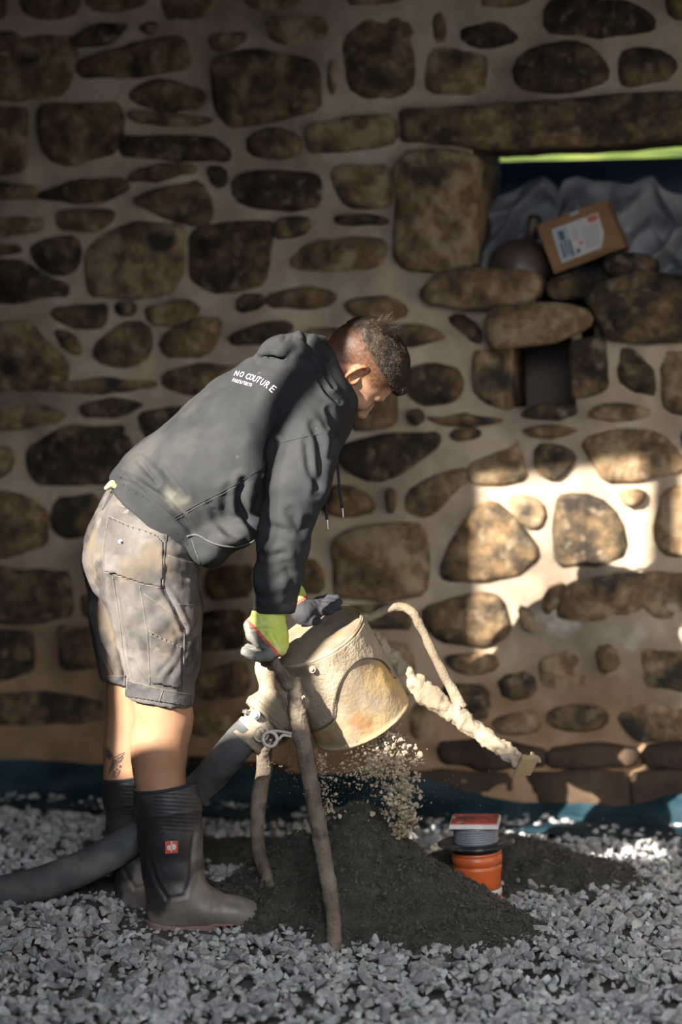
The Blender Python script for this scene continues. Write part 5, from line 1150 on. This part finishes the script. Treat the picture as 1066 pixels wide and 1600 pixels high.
# ---- tattoo on the far calf
for p in ([(165.5, 1166), (170, 1170), (175, 1177), (178, 1184)], [(164, 1178), (169, 1184), (174, 1187), (178, 1184)], [(179, 1184), (187, 1179), (195, 1175.5), (193, 1179), (184, 1186)], [(184, 1186), (192, 1182), (193, 1184), (184, 1190)], [(183, 1190), (190, 1187), (190, 1189), (183, 1193)], [(178, 1186), (180, 1192), (177, 1198), (172, 1204), (170, 1210)], [(180, 1190), (184, 1196), (178, 1200), (172, 1206)], [(176, 1188), (174, 1196), (171, 1203)],
          [(188, 1195), (190, 1198), (187, 1200), (188, 1195)], [(183, 1200), (187, 1206), (181, 1208), (183, 1200)], [(178, 1203), (180, 1210), (176, 1212), (178, 1203)], [(188, 1203), (186, 1209), (182, 1213), (176, 1213)], [(169, 1172), (172, 1176), (175, 1181)], [(165, 1170), (168, 1178), (171, 1186)], [(186, 1183), (180, 1190), (179, 1196)]):
    seam('tattoo', bv_b, p, .0012, M_tat, body, .0002, False)
for p in ([(165, 1168), (171, 1172), (177, 1182), (172, 1187), (167, 1184)], [(177, 1185), (184, 1186), (181, 1195), (173, 1203), (175, 1194)]): patch('tattoo', bv_b, p, .0012, M_tat, body, 0, 14)

# ---- gloves
def gcol(V, line, flip=1):
    """hi-vis knit on one side of a plane through two pixel points, red band, grey coating beyond"""
    x, y = proj(V); (x0, y0), (x1, y1) = line; n = math.hypot(x1-x0, y1-y0); d = ((x-x0)*(y1-y0)-(y-y0)*(x1-x0))/n*flip
    c = np.tile(np.array([.145, .14, .13]), (len(V), 1)); nz = fbm(V, 40, 2, 7)
    kn = np.array([.50, .60, .11])[None]*(1-np.clip(nz+.35, 0, 1)[:, None]*.5)+np.array([.72, .64, .36])[None]*np.clip(nz+.35, 0, 1)[:, None]*.5
    c = np.where((d > 2.2)[:, None], kn, c); return np.where((np.abs(d) < 2.3)[:, None], np.array([.55, .10, .08])[None]*(1+.3*nz[:, None]), c)
g = Grid.box(tuple(P(362, 1045, 5.10)), tuple(P(462, 945, 5.28)), .0026)
g.chain([P(420, 955, 5.178), P(420, 974, 5.176), P(427, 995, 5.17), P(434, 1010, 5.168)], [.037, .035, .0345, .024], .012)
g.cone(P(402, 972, 5.18), P(414, 1004, 5.17), .019, .018, .012)
g.chain([P(400, 968, 5.205), P(391, 978, 5.20), P(393, 992, 5.185), P(406, 1008, 5.17)], [.014, .0135, .013, .011], .006)
for kf, (Yf, dxx, dyy) in enumerate([(5.150, 6, 3), (5.172, 0, 0), (5.194, 1, -3), (5.214, 5, -6)]):
    g.chain([P(434, 1012+dyy, Yf), P(418+dxx*.3, 1021+dyy, Yf-.003), P(398+dxx, 1023+dyy, Yf), P(383+dxx, 1019+dyy, Yf+.004)], [.0125, .0118, .0115, .0100], .004)
V, F = g.mesh(); V = relax(V, F, 1); V = V+vnormals(V, F)*(fbm(V, 70, 2, 17)*.0016)[:, None]
V = folds(V, F, [([(392, 984), (412, 982), (436, 984)], 2.5, 1.6), ([(425, 990), (430, 1000), (436, 1012)], 1.6, 2), ([(404, 1014), (420, 1022)], 2, 2), ([(385, 1022), (405, 1026), (425, 1026)], 1.5, 1.2)])
gl1 = link('work_glove', mesh_np('work_glove', V, F, True, gcol(V, [(388, 970), (437, 1025)], 1)), man, [M_glove])
def LD(px, py, off): r = ray(px, py); c = LC+nL*off; return CAM+r*((c-CAM).dot(nL)/r.dot(nL))
h0 = LD(474, 958, .036)
g = Grid.box((P(440, 0, 5.4).x, 5.22, P(0, 980, 5.38).z), (P(545, 0, 5.4).x, 5.56, P(0, 905, 5.38).z), .0028)
w0 = P(458, 936, 5.42); kn = LD(492, 950, .024)
g.cone(P(455, 928, 5.43), w0, .033, .031, .01); g.cone(w0, h0, .031, .024, .012); g.cone(h0, kn, .026, .020, .012)
g.cone(h0, LD(484, 958, .025), .02, .02, .012)
for kf in range(4):
    a = [(488, 956), (492, 951), (496, 946), (498, 941)][kf]; t = [(517, 955), (527, 948), (530, 941), (526, 935)][kf]
    g.chain([LD(a[0], a[1], .020), LD((a[0]+t[0])/2, (a[1]+t[1])/2-1.5, .017), LD(t[0], t[1], .010)], [.0135, .0118, .0098], .004)
g.chain([h0, LD(480, 968, .020), LD(496, 971, .011)], [.018, .0135, .0105], .006)
V, F = g.mesh(); V = relax(V, F, 1); V = V+vnormals(V, F)*(fbm(V, 70, 2, 19)*.0015)[:, None]
c2 = gcol(V, [(455, 948), (486, 928)], 1); gr = np.abs(c2[:, 0]-.145) < 1e-3; c2[gr] = np.array([.035, .035, .04])  # grey coating recoloured near black, standing in for shade on this hand
link('work_glove', mesh_np('work_glove', V, F, True, c2), man, [M_glove])['label'] = 'far-hand glove, its coating painted dark for shade, flat on the drum lid'
gl1['label'] = 'grey and yellow glove gripping the handle bar'
